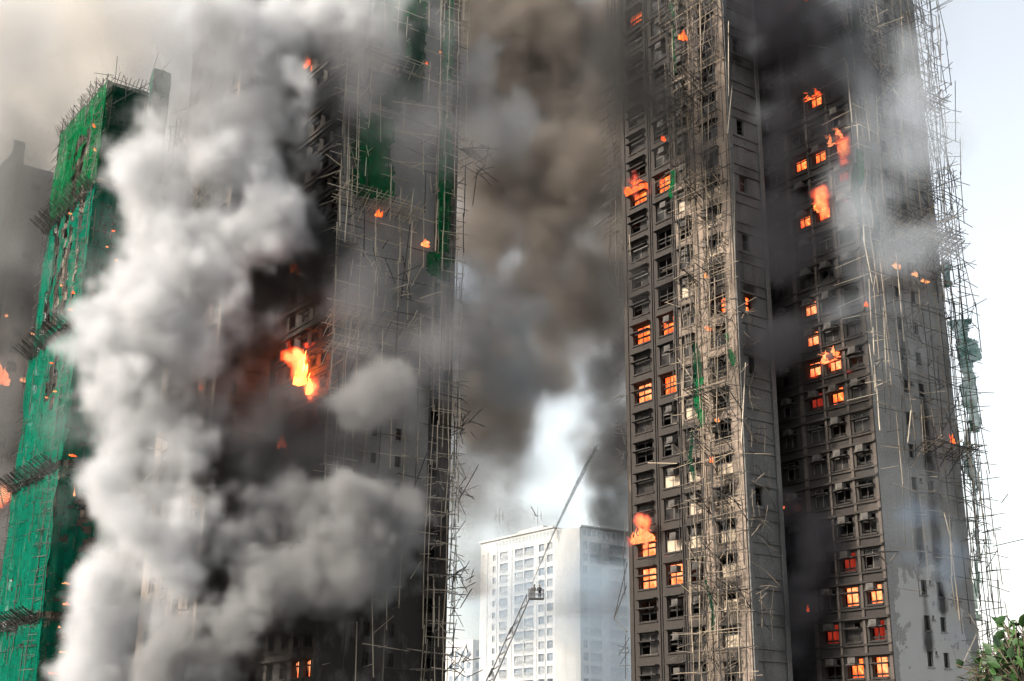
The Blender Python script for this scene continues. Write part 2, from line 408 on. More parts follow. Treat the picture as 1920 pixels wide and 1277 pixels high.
# ------------------------------------------------------------------ tower A: tall brown burning tower right of centre
T3 = Tower('apartment_tower', 1405, 1082, 103, 'sooty brown burning residential tower right of centre, sunlit along its near corner behind tangled bamboo', group='burning apartment towers', top=86)
C3 = [(10.75, 13.0, 0, 1.75), (7.5, 9.5, 0, 1.75), (5.05, 6.65, 0, 1.75), (1.25, 3.15, 0, 1.6)]
Z3 = 15.87
F3 = {}   # (col,floor offset) -> state
def cell(T, face, cols, z0, px, py, h=.9):
    s, z = T.hit(face, px, py); c = min(range(len(cols)), key=lambda i: abs((cols[i][0]+cols[i][1])/2-s)); k = round((z-h-z0)/H); return c, k
t3f = [(1195, 382, 'fire'), (1241, 361, 'fire'), (1207, 636, 'fire'), (1252, 618, 'fire'), (1205, 742, 'fire'), (1252, 727, 'fire'), (1352, 573, 'half'), (1215, 1028, 'fire'), (1216, 1083, 'fire'), (1264, 1075, 'fire'), (1188, 18, 'fire')]
for px, py, st in t3f: F3[cell(T3, 'L', C3, Z3, px, py)] = st
CR3 = {}
for px, py in [(1285, 395), (1300, 375), (1338, 372), (1340, 418), (1292, 770), (1345, 880), (1300, 890), (1335, 925), (1300, 945), (1345, 1065), (1340, 1125), (1300, 1010), (1345, 980), (1300, 540), (1340, 475), (1345, 1185), (1255, 905), (1255, 1000), (1205, 1003), (1335, 340), (1295, 560)]:
    CR3[cell(T3, 'L', C3, Z3, px, py)] = 'cream'
P3 = [((C3[c][0]+C3[c][1])/2, Z3+k*H+1) for (c, k) in F3]
def soot3(s, z):
    s = np.asarray(s); z = np.asarray(z); e = sstep(6.0, 8.2, s)
    return soot_shade(s, z, C3, Z3)+.10+.27*(1-sstep(24, 34, z))+.3*sstep(48, 60, z)+e*(.54+.2*sstep(36, 44, z)+.25*(1-sstep(13, 19, z)))+.35*sstep(9.8, 10.8, s)+plumes(P3, s, z)+.22*sstep(54, 70, z)*e+.1*sstep(60, 70, z)
s3 = facade(T3, 'L', 'wall', 14.1, C3, Z3 % H, MAT['beige'], soot3, step=.7)
# pilasters between window columns
mb = MB()
for a, b in ((10.0, 10.4), (7.0, 7.25), (4.2, 4.5), (.0, .35), (13.6, 14.09)): mb.box((a, .002, 0), (b, .09, 85.9), ML)
o = mb.build('pilaster', MAT['beige'], T3.root); a = o.data.attributes.new('soot', 'FLOAT', 'POINT'); vv = np.array(mb.v); a.data.foreach_set('value', np.repeat([.85, .8, .4, .25, .8], 8))
CE3 = [(1.15, 2.0, 0.05, 1.55)]
def soot3r(s, z): return soot_shade(s, z, CE3, Z3, .25)+.12+.12*sstep(40, 62, z)+.25*sstep(60, 75, z)+plumes([(1.5, 38)], np.asarray(s), np.asarray(z), .9, 3)
facade(T3, 'R', 'end_wall', 4.0, CE3, Z3 % H, MAT['grey'], soot3r, ledges=((-.22, -.06, .12), (1.62, 1.76, .14)), step=.7)
mb = MB()
for a, b in ((3.62, 4.02), (-.12, .3)): mb.box((a, .15, 0), (b, .28, 85.9), MR)
o = mb.build('corner_pier', MAT['grey'], T3.root); a = o.data.attributes.new('soot', 'FLOAT', 'POINT'); a.data.foreach_set('value', [.05]*len(mb.v))
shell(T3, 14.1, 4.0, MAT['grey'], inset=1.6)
for k, z in enumerate([Z3+i*H for i in range(-3, 26)]):
    kk = k-3
    if z+2 > 85: break
    for c, (a, b, h0, h1) in enumerate(C3):
        st = F3.get((c, kk)) or CR3.get((c, kk)) or ('gone' if rng.random() < .25 else 'glass')
        if c in (1, 2): window(T3, 'L', a, z, b-a, h1, 'fire' if st == 'half' else st, .4, ac=None if rng.random() < .15 else ((-.02 if c == 2 else .15), 1.02), split=.58)
        elif c == 0: window(T3, 'L', a, z, b-a, h1, st, .45, canopy_z=1.8); T3l = inst('ledge', _cache[('L', round(b-a, 2), round(h1, 2), .62)]['can'], T3.root, ML(a, 0, z+1.02))
        else: window(T3, 'L', a, z, b-a, h1, 'fire' if st == 'half' else st, .4, ac=(1.1, .95) if rng.random() < .35 else None)
    a, b, h0, h1 = CE3[0]
    st = 'fire' if kk == round((38.6-.8-Z3)/H) else ('glass' if rng.random() < .55 else 'gone')
    window(T3, 'R', a, z+.05, b-a, 1.5, st, 0)
    if st != 'fire' and rng.random() < .72:   # boarded over
        q = MB(); q.box((a-.1, .004, z), (b+.1+.9*(rng.random() < .5), .05, z+1.6), MR); o = q.build('board', MAT['grey'], T3.root); at2 = o.data.attributes.new('soot', 'FLOAT', 'POINT'); at2.data.foreach_set('value', [.12+.2*rng.random()]*8)

for T, M, ss, nm in ((T3, ML, (4.75, 7.2, 10.2), 'L'), ):
    for s in ss:
        B = Bars(); z = 3.
        while z < 84: B.bar(M(s, .16, z), M(s, .16, z+H*.98), .055, c=.3); B.bar(M(s, .16, z), M(s, .16, z+.12), .08, c=.3); z += H
        B.build('drain_pipe', MAT['frame_b'], T.root)
rack = []
for k in range(26):      # bent drying racks and broken brackets under the windows
    c = rng.integers(0, 3); a, b, _, _ = C3[c]; z = (Z3 % H)+H*rng.integers(2, 29); B = Bars()
    if z > 84: continue
    for q in (0, .35, .7): B.bar(ML(a+.2+q, .05, z-.3), ML(a+.2+q+.2*rng.normal(), .8, z-.35-.4*rng.random()), .02)
    B.bar(ML(a+.1, .75, z-.4), ML(a+1.1, .8, z-.45-.3*rng.random()), .02); B.build('drying_rack', MAT['frame'], T3.root, 4)
# ------------------------------------------------------------------ tower B: banded tower at right
T4 = Tower('apartment_tower', 1680, 1277, 104, 'burning tower at right with dark banded window side and peeling grey gable wrapped in bamboo', group='burning apartment towers', top=88)
C4 = [(.65, 2.1, .02, 1.55), (2.95, 4.5, .02, 1.55), (5.15, 6.75, .02, 1.55), (8.2, 9.6, .02, 1.55), (10.6, 12.0, .02, 1.55)]
Z4 = 13.56
F4 = {}
t4f = [(1575, 285, 'fire'), (1540, 308, 'fire'), (1493, 330, 'fire'), (1582, 345, 'dim'), (1546, 408, 'fire'), (1505, 432, 'fire'), (1518, 595, 'fire'), (1516, 640, 'fire'), (1523, 705, 'fire'), (1562, 690, 'fire'), (1573, 743, 'fire'), (1520, 762, 'dim'), (1598, 1057, 'dim'), (1602, 1115, 'fire'), (1641, 1108, 'fire'), (1642, 1178, 'dim'), (1610, 1248, 'fire'), (1651, 1243, 'fire'), (1530, 195, 'fire'), (1519, 10, 'fire'), (1470, 35, 'dim'), (1549, 1180, 'dim')]
for px, py, st in t4f: F4[cell(T4, 'L', C4, Z4, px, py, .75)] = st
P4 = [((C4[c][0]+C4[c][1])/2, Z4+k*H+1) for (c, k), st in F4.items() if st == 'fire']
def soot4(s, z): return soot_shade(s, z, C4, Z4, .3)+.50+.3*sstep(3.5, 9, s)+.2*sstep(36, 50, z)+.12*(1-sstep(14, 20, z))+.7*plumes(P4, np.asarray(s), np.asarray(z))  # darker towards the recess and the top, with soot above burning windows
facade(T4, 'L', 'wall', 22, C4, Z4 % H, MAT['band'], soot4, ledges=((-.34, -.2, .16), (1.66, 1.84, .3)), step=.7)
mb = MB()
for a, b in ((0.01, .3), (2.35, 2.6), (4.75, 4.95), (7.1, 7.5)): mb.box((a, .002, 0), (b, .13, 87.9), ML)
o = mb.build('pier', MAT['band'], T4.root); a = o.data.attributes.new('soot', 'FLOAT', 'POINT'); a.data.foreach_set('value', [.42]*len(mb.v))
CG4 = [(4.05, 4.75, 0, 1.15), (6.1, 6.8, 0, 1.15)]
P4r = [(4.4, 9.5), (6.5, 12.5), (4.4, 17), (6.5, 17), (6.5, 24), (4.4, 31), (6.5, 45), (4.4, 55)]
def soot4r(s, z): return .04+.26*sstep(3, 9, s)*sstep(11, 20, z)+.16*sstep(48, 70, z)+plumes(P4r, np.asarray(s), np.asarray(z), .6, 5.0, .85)
def peel4(s, z): return .62*(1-sstep(13.5, 19.5, z))*sstep(.3, .9, s)*(1-sstep(8.3, 9.6, np.asarray(s)+.25*(np.asarray(z)-14)))-.35*sstep(17, 22, z)
facade(T4, 'R', 'gable_wall', 10.85, CG4+[(5.1, 5.35, .9, 1.2)], (9.0) % H, MAT['grey2'], soot4r, step=.7, peel_fn=peel4)
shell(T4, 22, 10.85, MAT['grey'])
for kk in range(-4, 28):
    z = Z4+kk*H
    if z < 4 or z+2.2 > 88: continue
    for c, (a, b, h0, h1) in enumerate(C4):
        if c == 4 and rng.random() < .5: continue
        st = F4.get((c, kk)) or ('gone' if rng.random() < .4 else 'glass')
        window(T4, 'L', a, z+.02, b-a, 1.53, st, .42, canopy_z=.98, ac=(.35, 1.1) if rng.random() < .6 and c != 4 else None, split=.66)
mb = MB(); mb.box((0, -.24, 0), (.7, -.2, 1.2), MR); mb.box((.33, -.2, 0), (.37, -.17, 1.2), MR); slitR = bake(mb, 'slit_window', MAT['glass'])
k = 9.0 % H
while k < 86:
    if k > 5:
        for (a, b, h0, h1) in CG4: inst('slit_window', slitR, T4.root, MR(a, 0, k+h0))
    k += H

# ------------------------------------------------------------------ tower C: tower left of centre (grey gable with scaffold)
T2 = Tower('apartment_tower', 618, 700, 122, 'grey burning tower left of centre, its gable caged in bamboo with torn green nets', group='burning apartment towers', top=90)
CG2 = [(5.0, 5.7, 0, 1.2), (7.75, 8.45, 0, 1.2)]
_, z2 = T2.hit('R', 676, 1190)
def soot2(s, z): return .04+.62*(1-sstep(14, 32, z))+.12*sstep(62, 70, z)+.1*sstep(7, 11, s)
W2 = T2.hit('R', 803, 800)[0]; W2b = T2.hit('R', 859, 852)[0]
facade(T2, 'R', 'gable_wall', W2, CG2, z2 % H, MAT['grey2'], soot2, step=.8, top=90, hole_top=40)
# set-back strip at its right, with windows
TS = Tower.__new__(Tower); TS.O = T2.O+EX*W2+EY*1.4; TS.root = empty('side_bay', (W2, 1.4, 0)); TS.root.parent = T2.root; TS.top = 90
def soot2b(s, z): return .5+.2*(1-sstep(20, 40, z))
facade(TS, 'R', 'bay_wall', W2b-W2, [(1.0, 2.4, 0, 1.4)], z2 % H, MAT['brown'], soot2b, step=.8, top=90)
C2L = [(.6, 2.0, .02, 1.55), (2.9, 4.3, .02, 1.55), (5.3, 6.8, .02, 1.55), (8.3, 9.7, .02, 1.55)]
Z2L = T2.hit('L', 560, 1271)[1]
def soot2l(s, z): return soot_shade(s, z, C2L, Z2L, .3)+.40+.2*sstep(2, 8, s)
facade(T2, 'L', 'wall', 12.1, C2L, Z2L % H, MAT['band'], soot2l, ledges=((-.34, -.2, .16), (1.66, 1.84, .3)), step=.8, top=90)
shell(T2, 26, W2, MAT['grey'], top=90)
mb = MB(); mb.add([(W2b, 1.4, 0), (W2b, 20, 0), (W2b, 20, 90), (W2b, 1.4, 90)], [(0, 1, 2, 3)]); mb.box((W2+.02, 3.4, 0), (W2b-.4, 19, 89)); mb.build('side_wall', MAT['inside'], T2.root)
F2 = {}
for px, py, st in [(553, 1252, 'fire'), (572, 1247, 'fire'), (543, 840, 'fire'), (563, 512, 'dim'), (597, 506, 'fire'), (585, 112, 'dim')]: F2[cell(T2, 'L', C2L, Z2L, px, py, .75)] = st
for kk in range(-3, 28):
    z = Z2L+kk*H
    if z < 2 or z+2.2 > 90: continue
    for c, (a, b, h0, h1) in enumerate(C2L[:3]):
        st = F2.get((c, kk)) or ('gone' if rng.random() < .5 else 'glass')
        window(T2, 'L', a, z+.02, b-a, 1.53, st, .42, canopy_z=.98, split=.66)
k = z2 % H
while k < 86:
    if 5 < k < 40:
        for (a, b, h0, h1) in CG2: inst('slit_window', slitR, T2.root, MR(a, 0, k+h0))
    k += H

# ------------------------------------------------------------------ tower D: pale wing left of it, mostly behind the white smoke
TB = Tower('apartment_tower', 388, 900, 130, 'beige tower half hidden behind the white smoke plume, one thin sunlit corner showing', group='burning apartment towers', top=83.5)
CB = [(.75, 2.3, 0, 1.6), (4.6, 6.2, 0, 1.6), (8.0, 9.6, 0, 1.6), (11.6, 13.2, 0, 1.6)]
ZB = TB.hit('L', 345, 1147)[1]
def sootb(s, z): return soot_shade(s, z, CB, ZB, .3)+.3+.1*sstep(2, 6, s)-.3*(1-sstep(.5, .9, s))+.75*sstep(52, 62, z)*sstep(.8, 2.5, s)
facade(TB, 'L', 'wall', 15.3, CB, ZB % H, MAT['beige'], sootb, step=.8)
def sootbr(s, z): return .55+0*np.asarray(s)
facade(TB, 'R', 'end_wall', 6.0, [(1.5, 2.4, 0, 1.5)], ZB % H, MAT['grey'], sootbr, ledges=((-.22, -.06, .12), (1.62, 1.76, .14)), step=.8)
shell(TB, 15.3, 6.0, MAT['grey'], inset=2.2)
for kk in range(-3, 26):
    z = ZB+kk*H
    if z < 2 or z+2.2 > 83.5: continue
    for c, (a, b, h0, h1) in enumerate(CB[:3]): window(TB, 'L', a, z, b-a, 1.6, 'glass' if rng.random() < .7 else 'gone', .4, canopy_z=1.72)

# ------------------------------------------------------------------ tower E: netted tower at left
T1 = Tower('apartment_tower', 125, 900, 155, 'tall tower at far left wrapped in green mesh, beside the white smoke', group='burning apartment towers', top=82.5)
Z1 = 17.1
def soot1(s, z): return .25+0*np.asarray(s)
C1 = [(2+3.4*i, 3.6+3.4*i, 0, 1.5) for i in range(5)]
facade(T1, 'L', 'wall', 17.5, C1, Z1 % H, MAT['brown'], soot1, step=1.4)
facade(T1, 'R', 'end_wall', 6.6, [(1.4, 2.6, 0, 1.5)], Z1 % H, MAT['brown'], soot1, step=1.4)
shell(T1, 17.5, 6.6, MAT['grey'])
for kk in range(-5, 24):
    z = Z1+kk*H
    if z < 2 or z+2 > 82: continue
    for (a, b, h0, h1) in C1[:2]: window(T1, 'L', a, z, b-a, 1.5, 'glass', 0)
    window(T1, 'R', 1.4, z, 1.2, 1.5, 'glass' if rng.random() < .6 else 'cream', 0, ac=(-.9, .5))
mb = MB(); mb.box((6.7, .3, 0), (13.5, 12, 58)); o = mb.build('lower_wing', MAT['grey'], T1.root); a = o.data.attributes.new('soot', 'FLOAT', 'POINT'); a.data.foreach_set('value', [.6]*8)
# ------------------------------------------------------------------ tower F: farther smoky tower at the left edge
T0 = Tower('apartment_tower', 27, 337, 187, 'distant smoke-dimmed residential tower at the left edge behind the netted tower', group='burning apartment towers', top=84)
W0 = T0.hit('R', 97, 337)[0]
facade(T0, 'L', 'wall', 16, [(2+3.4*i, 3.6+3.4*i, 0, 1.5) for i in range(4)], 1.2, MAT['brown'], lambda s, z: .4+0*np.asarray(s), step=1.6)
facade(T0, 'R', 'end_wall', W0, [(2.5, 3.8, 0, 1.5), (6.4, 7.6, 0, 1.5)], 1.2, MAT['brown'], lambda s, z: .45+0*np.asarray(s), step=1.6)
shell(T0, 16, W0, MAT['grey'])

# ------------------------------------------------------------------ bamboo scaffolds
def scaffold(B, M, s0, s1, z0, z1, off=.9, ds=1.35, dz=1.75, keep=lambda s, z: .9, r=.045, wob=.12, out=1.2, diag=.05, layers=(1,)):
    W = lambda s, z, d: np.array(M(s, d, z))
    n = max(1, round((s1-s0)/ds)); ss = [s0+(s1-s0)*i/n for i in range(n+1)]
    for L_ in layers:
        o = off*L_
        for s in ss:
            z = z0-rng.random()*3
            while z < z1:
                l = 3.5+3*rng.random()
                if rng.random() < keep(s, z+l/2):
                    a = rng.normal()*wob; b = rng.normal()*wob
                    B.bar(W(s+a, z, o+rng.normal()*.08), W(s+b, min(z+l+.4, z1+1.5*rng.random()), o+rng.normal()*.08), r*(.9+.3*rng.random()))
                z += l
        z = z0
        while z < z1:
            s = s0-out*rng.random()
            while s < s1:
                l = 2.4+3*rng.random(); e = min(s+l, s1+out*rng.random())
                if rng.random() < keep((s+e)/2, z): B.bar(W(s, z+rng.normal()*.1, o), W(e+.2, z+rng.normal()*.14, o+rng.normal()*.1), r*(.7+.3*rng.random()))
                s += l
            if L_ == layers[0]:
                for s in ss:
                    if rng.random() < keep(s, z)*.45: B.bar(W(s, z, .05), W(s+rng.normal()*.1, z+rng.normal()*.2, o+.3+rng.random()*.7), r*.7)
            z += dz
    for _ in range(int(diag*(s1-s0)*(z1-z0))):
        s = s0+rng.random()*(s1-s0); z = z0+rng.random()*(z1-z0)
        if rng.random() > keep(s, z): continue
        an = rng.random()*3.14; l = 1.5+2.5*rng.random()
        B.bar(W(s, z, off*rng.random()+.1), W(s+math.cos(an)*l*.6, z+math.sin(an)*l, off+rng.normal()*.4), r*.8)
def tangle(B, M, s, z, d, n, size, r=.04, down=.35):
    for _ in range(n):
        p = np.array(M(s+rng.normal()*size*.5, d+rng.normal()*size*.3, z+rng.normal()*size*.5)); v = rng.normal(size=3); v /= np.linalg.norm(v); l = size*(.5+rng.random())
        B.bar(p, p+v*l, r*(.7+.5*rng.random()))
def platform(B, M, s0, s1, z, out=2.2, rise=1.3, keep=1., r=.05, d0=.9, rows=8):
    """catch fan: a tilted mat of bamboo running along the scaffold"""
    W = lambda s, d, q: np.array(M(s, d, q))
    for i in range(rows):
        t = i/(rows-1); s = s0
        while s < s1:
            l = 3+3*rng.random()
            if rng.random() < keep: B.bar(W(s-.4, d0+out*t, z+rise*t+rng.normal()*.06), W(min(s+l, s1)+.5*rng.random(), d0+out*t, z+rise*t+rng.normal()*.06), r*.8)
            s += l
    s = s0
    while s < s1:
        if rng.random() < keep: B.bar(W(s, d0-.5, z-.3), W(s+rng.normal()*.3, d0+out+.3+.5*rng.random(), z+rise+.25), r*.85)
        s += .45
    s = s0
    while s < s1:
        if rng.random() < keep: B.bar(W(s, .1, z-1.6), W(s, d0+out*.8, z+rise*.8), r)
        s += 1.6
def net(T_root, name, M, s0, s1, z0, z1, off, mat, hole=None, step=.35, fold=.14, seed=0, thick=0):
    rg = np.random.default_rng(seed); ns, nz = int((s1-s0)/step)+2, int((z1-z0)/step)+2
    s = np.linspace(s0, s1, ns); z = np.linspace(z0, z1, nz); SS, ZZ = np.meshgrid(s, z, indexing='ij')
    g = lattice((ns, nz), 1.2/step, rg); g2 = lattice((ns, max(4, nz//5)), .8/step, rg); g2 = np.repeat(g2, 6, axis=1)[:, :nz]
    g3 = lattice((ns, nz), 4/step, rg)
    d = off+fold*(g-.5)*1.2+fold*2.8*(g2-.5)+fold*2*(g3-.5); sx = SS+(lattice((ns, nz), 1.5/step, rg)-.5)*.12
    V = np.array([M(a, b, c) for a, b, c in zip(sx.ravel(), d.ravel(), ZZ.ravel())])
    I, J = np.meshgrid(np.arange(ns-1), np.arange(nz-1), indexing='ij'); I = I.ravel(); J = J.ravel()
    if hole is not None:
        nh = .5*lattice((ns, nz), 1.6/step, rg)+.3*lattice((ns, nz), .7/step, rg)+.2*lattice((ns, nz), .35/step+.6, rg)
        k = hole(SS, ZZ)+(nh-.5)*1.4 < .5; ok = k[:-1, :-1] & k[1:, :-1]
        lab = np.where(ok, np.arange(ok.size).reshape(ok.shape)+1, 0)      # drop loose scraps
        for _ in range(4000):
            n_ = lab.copy()
            n_[1:] = np.maximum(n_[1:], lab[:-1]); n_[:-1] = np.maximum(n_[:-1], lab[1:]); n_[:, 1:] = np.maximum(n_[:, 1:], lab[:, :-1]); n_[:, :-1] = np.maximum(n_[:, :-1], lab[:, 1:])
            n_ = np.where(ok, n_, 0)
            if (n_ == lab).all(): break
            lab = n_
        u, cnt = np.unique(lab[ok], return_counts=True); keep_ = u[cnt >= max(cnt.max()*.06, 12)] if len(u) else u
        res = None
        for u_ in keep_:      # every torn-off sheet is a piece of its own
            m = ((lab == u_) & ok).ravel(); a = I[m]*nz+J[m]; Fq = np.stack([a, a+nz, a+nz+1, a+1], 1); un, inv = np.unique(Fq, return_inverse=True)
            res = mesh_obj(name, V[un], inv.reshape(-1, 4), mat, T_root, smooth=True)
        return res
    a = I*nz+J; return mesh_obj(name, V, np.stack([a, a+nz, a+nz+1, a+1], 1), mat, T_root, smooth=True)
def big_poles(T_root, M, specs, r=.06, mat='bamboo_l'):
    for (p, q) in specs:
        B = Bars(); B.bar(M(*p), M(*q), r, c=rng.random()*.1); B.build('bamboo_pole', MAT[mat], T_root, 7)

# --- scaffold of tower A
SC3 = empty('bamboo_scaffold', T3.O, ALPHA); tag(SC3, 'dense collapsing bamboo scaffold hugging the sunlit corner of the brown tower right of centre', 'scaffold', 'bamboo scaffolds')
B = Bars()
k3 = lambda s, z: (.92 if s < 5.4 else .45)*(1 if z < 40 else .9)
scaffold(B, ML, -.4, 5.6, 4, 84, off=1.0, ds=1.0, dz=1.5, keep=k3, layers=(1, 1.9), diag=.22, wob=.2, r=.038)
scaffold(B, ML, 5.6, 13.6, 62, 84, off=1.0, ds=1.4, dz=1.8, keep=lambda s, z: .55, diag=.05, r=.04)
for z in np.arange(5, 84, 2.0): tangle(B, ML, .3+3.6*rng.random()+(1.5 if z > 45 else 0), z, .9, 22, 1.3+rng.random(), .03)
for z in (14.5, 21.5, 26, 30.5, 41, 49, 57.5, 66.5, 73): platform(B, ML, -.3, 4.4+2*(z > 50), z, out=1.3+.6*rng.random(), rise=.5+.6*rng.random(), keep=.6, rows=6)
for z in (60.5,): platform(B, ML, 3, 9.5, z, out=1.6, rise=.7, keep=.75)
# bits sagging round the corner on to the end wall
for z in (14, 19, 22.5, 26.5, 31, 36, 20.5):
    for _ in range(5): p = np.array(MR(-.4+rng.random()*.8, .4+.8*rng.random(), z+rng.normal()*1.1)); B.bar(p, p+np.array([.5+2.0*rng.random(), rng.normal()*.3, rng.normal()*.9-.5]), .035, bend=.12)
    for _ in range(3): p = np.array(MR(.2+rng.random()*2, .5, z+1+rng.normal()*1.0)); B.bar(p, p+np.array([.5*rng.normal(), 0, -1.0-1.8*rng.random()]), .024, bend=.15)
B.build('bamboo_lattice', MAT['bamboo'], SC3)['kind'] = 'stuff'
B = Bars()   # charred lattice sticking out past the left edge
for z in np.arange(50, 70, .8):
    for _ in range(3): p = np.array([.3-rng.random()*1.0, 14.2+rng.random()*1.0, z+rng.normal()*.4]); B.bar(p, p+np.array([-.2-.6*rng.random(), .8+.9*rng.random(), -.4-.6*rng.random()]), .035)
for s in (14.5, 15.3): 
    z = 44
    while z < 80: B.bar((-.6, s, z), (-.6+rng.normal()*.2, s+rng.normal()*.2, z+4.5), .04); z += 4.2
for z in (12, 28, 33, 44, 47): 
    for _ in range(6): p = np.array([-.3, 14.0, z+rng.normal()*1.4]); B.bar(p, p+np.array([-.3, .4+.9*rng.random(), rng.normal()*1.0]), .03)
B.bar((-.4, 14.1, 16.3), (-.6, 15.6, 13.6), .05); B.bar((-.6, 15.6, 13.6), (-.4, 14.1, 12.4), .05); B.bar((-.6, 15.6, 13.6), (-.2, 14.2, 18.3), .045)
z = 5.
while z < 50:
    if rng.random() < .6: B.bar((-.5, 14.35+rng.normal()*.1, z), (-.5, 14.4+rng.normal()*.2, z+3+2*rng.random()), .035)
    z += 3.5
B.build('charred_lattice', MAT['bamboo_d'], SC3)['kind'] = 'stuff'
hl = lambda px, py, d: (lambda a: (a[0], d, a[1]))(T3.hit('L', px, py, d))
big_poles(SC3, ML, [(hl(x1, y1, 1.8), hl(x2, y2, 1.5)) for x1, y1, x2, y2 in [(1271, 672, 1306, 722), (1345, 725, 1385, 790), (1340, 1100, 1300, 1215), (1318, 900, 1310, 1277), (1333, 870, 1352, 1277), (1362, 960, 1364, 1277), (1300, 0, 1300, 300), (1312, 0, 1318, 310), (1322, 300, 1333, 640), (1338, 300, 1330, 620), (1280, 240, 1300, 560), (1275, 820, 1290, 1050), (1265, 420, 1262, 760), (1180, 440, 1182, 480), (1215, 868, 1270, 869)]], .045, 'bamboo')
def hr3(px, py, d=.9): a = T3.hit('R', px, py, d); return (a[0], d, a[1])
big_poles(SC3, MR, [(hr3(*p), hr3(*q)) for p, q in [((1376, 330), (1380, 560)), ((1366, 40), (1366, 180)), ((1373, 160), (1364, 250)), ((1388, 700), (1402, 683)), ((1398, 680), (1390, 830)), ((1400, 880), (1408, 1060))]], .045)
# shreds of net
a0, z0_ = T3.hit('L', 1243, 60, 1.5)
net(SC3, 'netting', ML, T3.hit('L', 1262, 60, 1.5)[0], T3.hit('L', 1233, 60, 1.5)[0], 63.5, 78, 1.4, MAT['net_d'], hole=lambda s, z: .25+.5*(np.abs(s-8.8) > 1.1*(.3+(z-63)/14)), seed=3)
def shred(px, py, w, h, seed, T=T3, face='L', M=ML, root=None, mat='net_g', off=1.6):
    s, z = T.hit(face, px, py, off); net(root or SC3, 'netting', M, s-w/2, s+w/2, z-h/2, z+h/2, off, MAT[mat], hole=lambda a, b: .1+.75*(np.abs(a-s-.15*np.sin(b*1.3))/(w/2))**2+.35*(np.abs(b-z)/(h/2))**3, step=.12, seed=seed, fold=.25)
shred(1313, 755, 1.2, 4.2, 5); shred(1305, 690, .9, 4.5, 6, mat='net_d'); shred(1370, 655, .9, 2.8, 7); shred(1257, 350, .8, 3.2, 8); shred(1265, 60, .7, 9, 9)
shred(1300, 860, .7, 4.5, 10, mat='net_d'); shred(1325, 1120, .6, 5, 11, mat='net_d')

# --- scaffold of tower B (right)
SC4 = empty('bamboo_scaffold', T4.O, ALPHA); tag(SC4, 'tall leaning bamboo scaffold fraying against the white sky along the right tower', 'scaffold', 'bamboo scaffolds')
B = Bars()
def k4(s, z):
    if z < 13: return .0 if s < 8.5 else .35
    if z < 20: return .12 if s < 6 else .5
    if z < 26: return .4 if s < 4 else .92
    if z < 34: return .45 if s < 4 else .85
    return .9
scaffold(B, MR, 0.2, 10.9, 8, 86, off=1.0, ds=1.15, dz=1.6, keep=k4, layers=(1, 1.7), diag=.07, wob=.16, r=.045)
for z in (26.2, 44.5, 45.5, 59): platform(B, MR, 2+2*(z < 30), 11.4, z, out=1.3, rise=.5, keep=.8)
for z in (46.5, 44, 43, 50): tangle(B, MR, 5+5*rng.random(), z, 1.2, 30, 2.4, .035)
for z in np.arange(30, 80, 3.2): tangle(B, MR, 1+9*rng.random(), z, 1.1, 7, 1.8, .035)
LBf = lambda s, d, z: (10.85+d, s, z)     # outside of the far face: lattice seen against the sky
def lean(z): return 0.4*math.sin(z*.13)
for lay in (.6, 1.5, 2.4):
    for s in (-1.4, -.2, 1.0, 2.3, 3.6, 5.0):
        z = 5.
        while z < 88:
            l = 3+3*rng.random()
            if rng.random() < (.85 if lay < 2 else .6): B.bar(LBf(s+rng.normal()*.2, lay+lean(z)*.5, z), LBf(s+rng.normal()*.2, lay+lean(z+l)*.5+rng.normal()*.12, z+l+.4), .042)
            z += l
for z in np.arange(5, 87, 1.5):
    for s in (-1.4, .6, 2.3, 4.2):
        if rng.random() < .75: B.bar(LBf(s, .1, z+rng.normal()*.2), LBf(s+rng.normal()*.3, 2.6+.9*rng.random(), z+.25+rng.normal()*.3), .036)
    if rng.random() < .8: B.bar(LBf(-1.6, 1.6, z), LBf(5, 1.6, z+rng.normal()*.3), .036)
for z in np.arange(45, 82, 1.1):
    for _ in range(2): p = np.array(LBf(4*rng.random()-1, .4+2*rng.random(), z)); v = np.array([rng.choice([-1, 1])*(.6+rng.random()), rng.normal()*.5, 1.0+rng.random()]); B.bar(p, p+v, .036)
for z in (11, 19, 23, 38, 47, 48, 70): tangle(B, LBf, 0, z, 1.2, 16, 1.9, .035)
for _ in range(34): z = 8+74*rng.random(); B.bar(LBf(rng.random()*3, 1.5+rng.random(), z), LBf(rng.random()*3, 3.0+1.2*rng.random(), z+.4+1.5*rng.random()), .032)
B.build('bamboo_lattice', MAT['bamboo'], SC4)['kind'] = 'stuff'
B = Bars()  # paler strands up the corner
scaffold(B, MR, -.9, .5, 29, 80, off=1.2, ds=1.0, dz=1.9, keep=lambda s, z: .75, diag=.1, r=.05, wob=.25)
for z in np.arange(30, 80, 1.7):
    if rng.random() < .7: B.bar((-.3, -.8, z), (-1.3, 1.4+rng.random(), z-.8*rng.random()), .035)
tangle(B, MR, .8, T4.hit('R', 1585, 60)[1], 1.3, 50, 2.4, .04)
B.build('corner_lattice', MAT['bamboo_l'], SC4)['kind'] = 'stuff'
def hr(px, py, d=1.5): a = T4.hit('R', px, py, d); return (a[0], d, a[1])
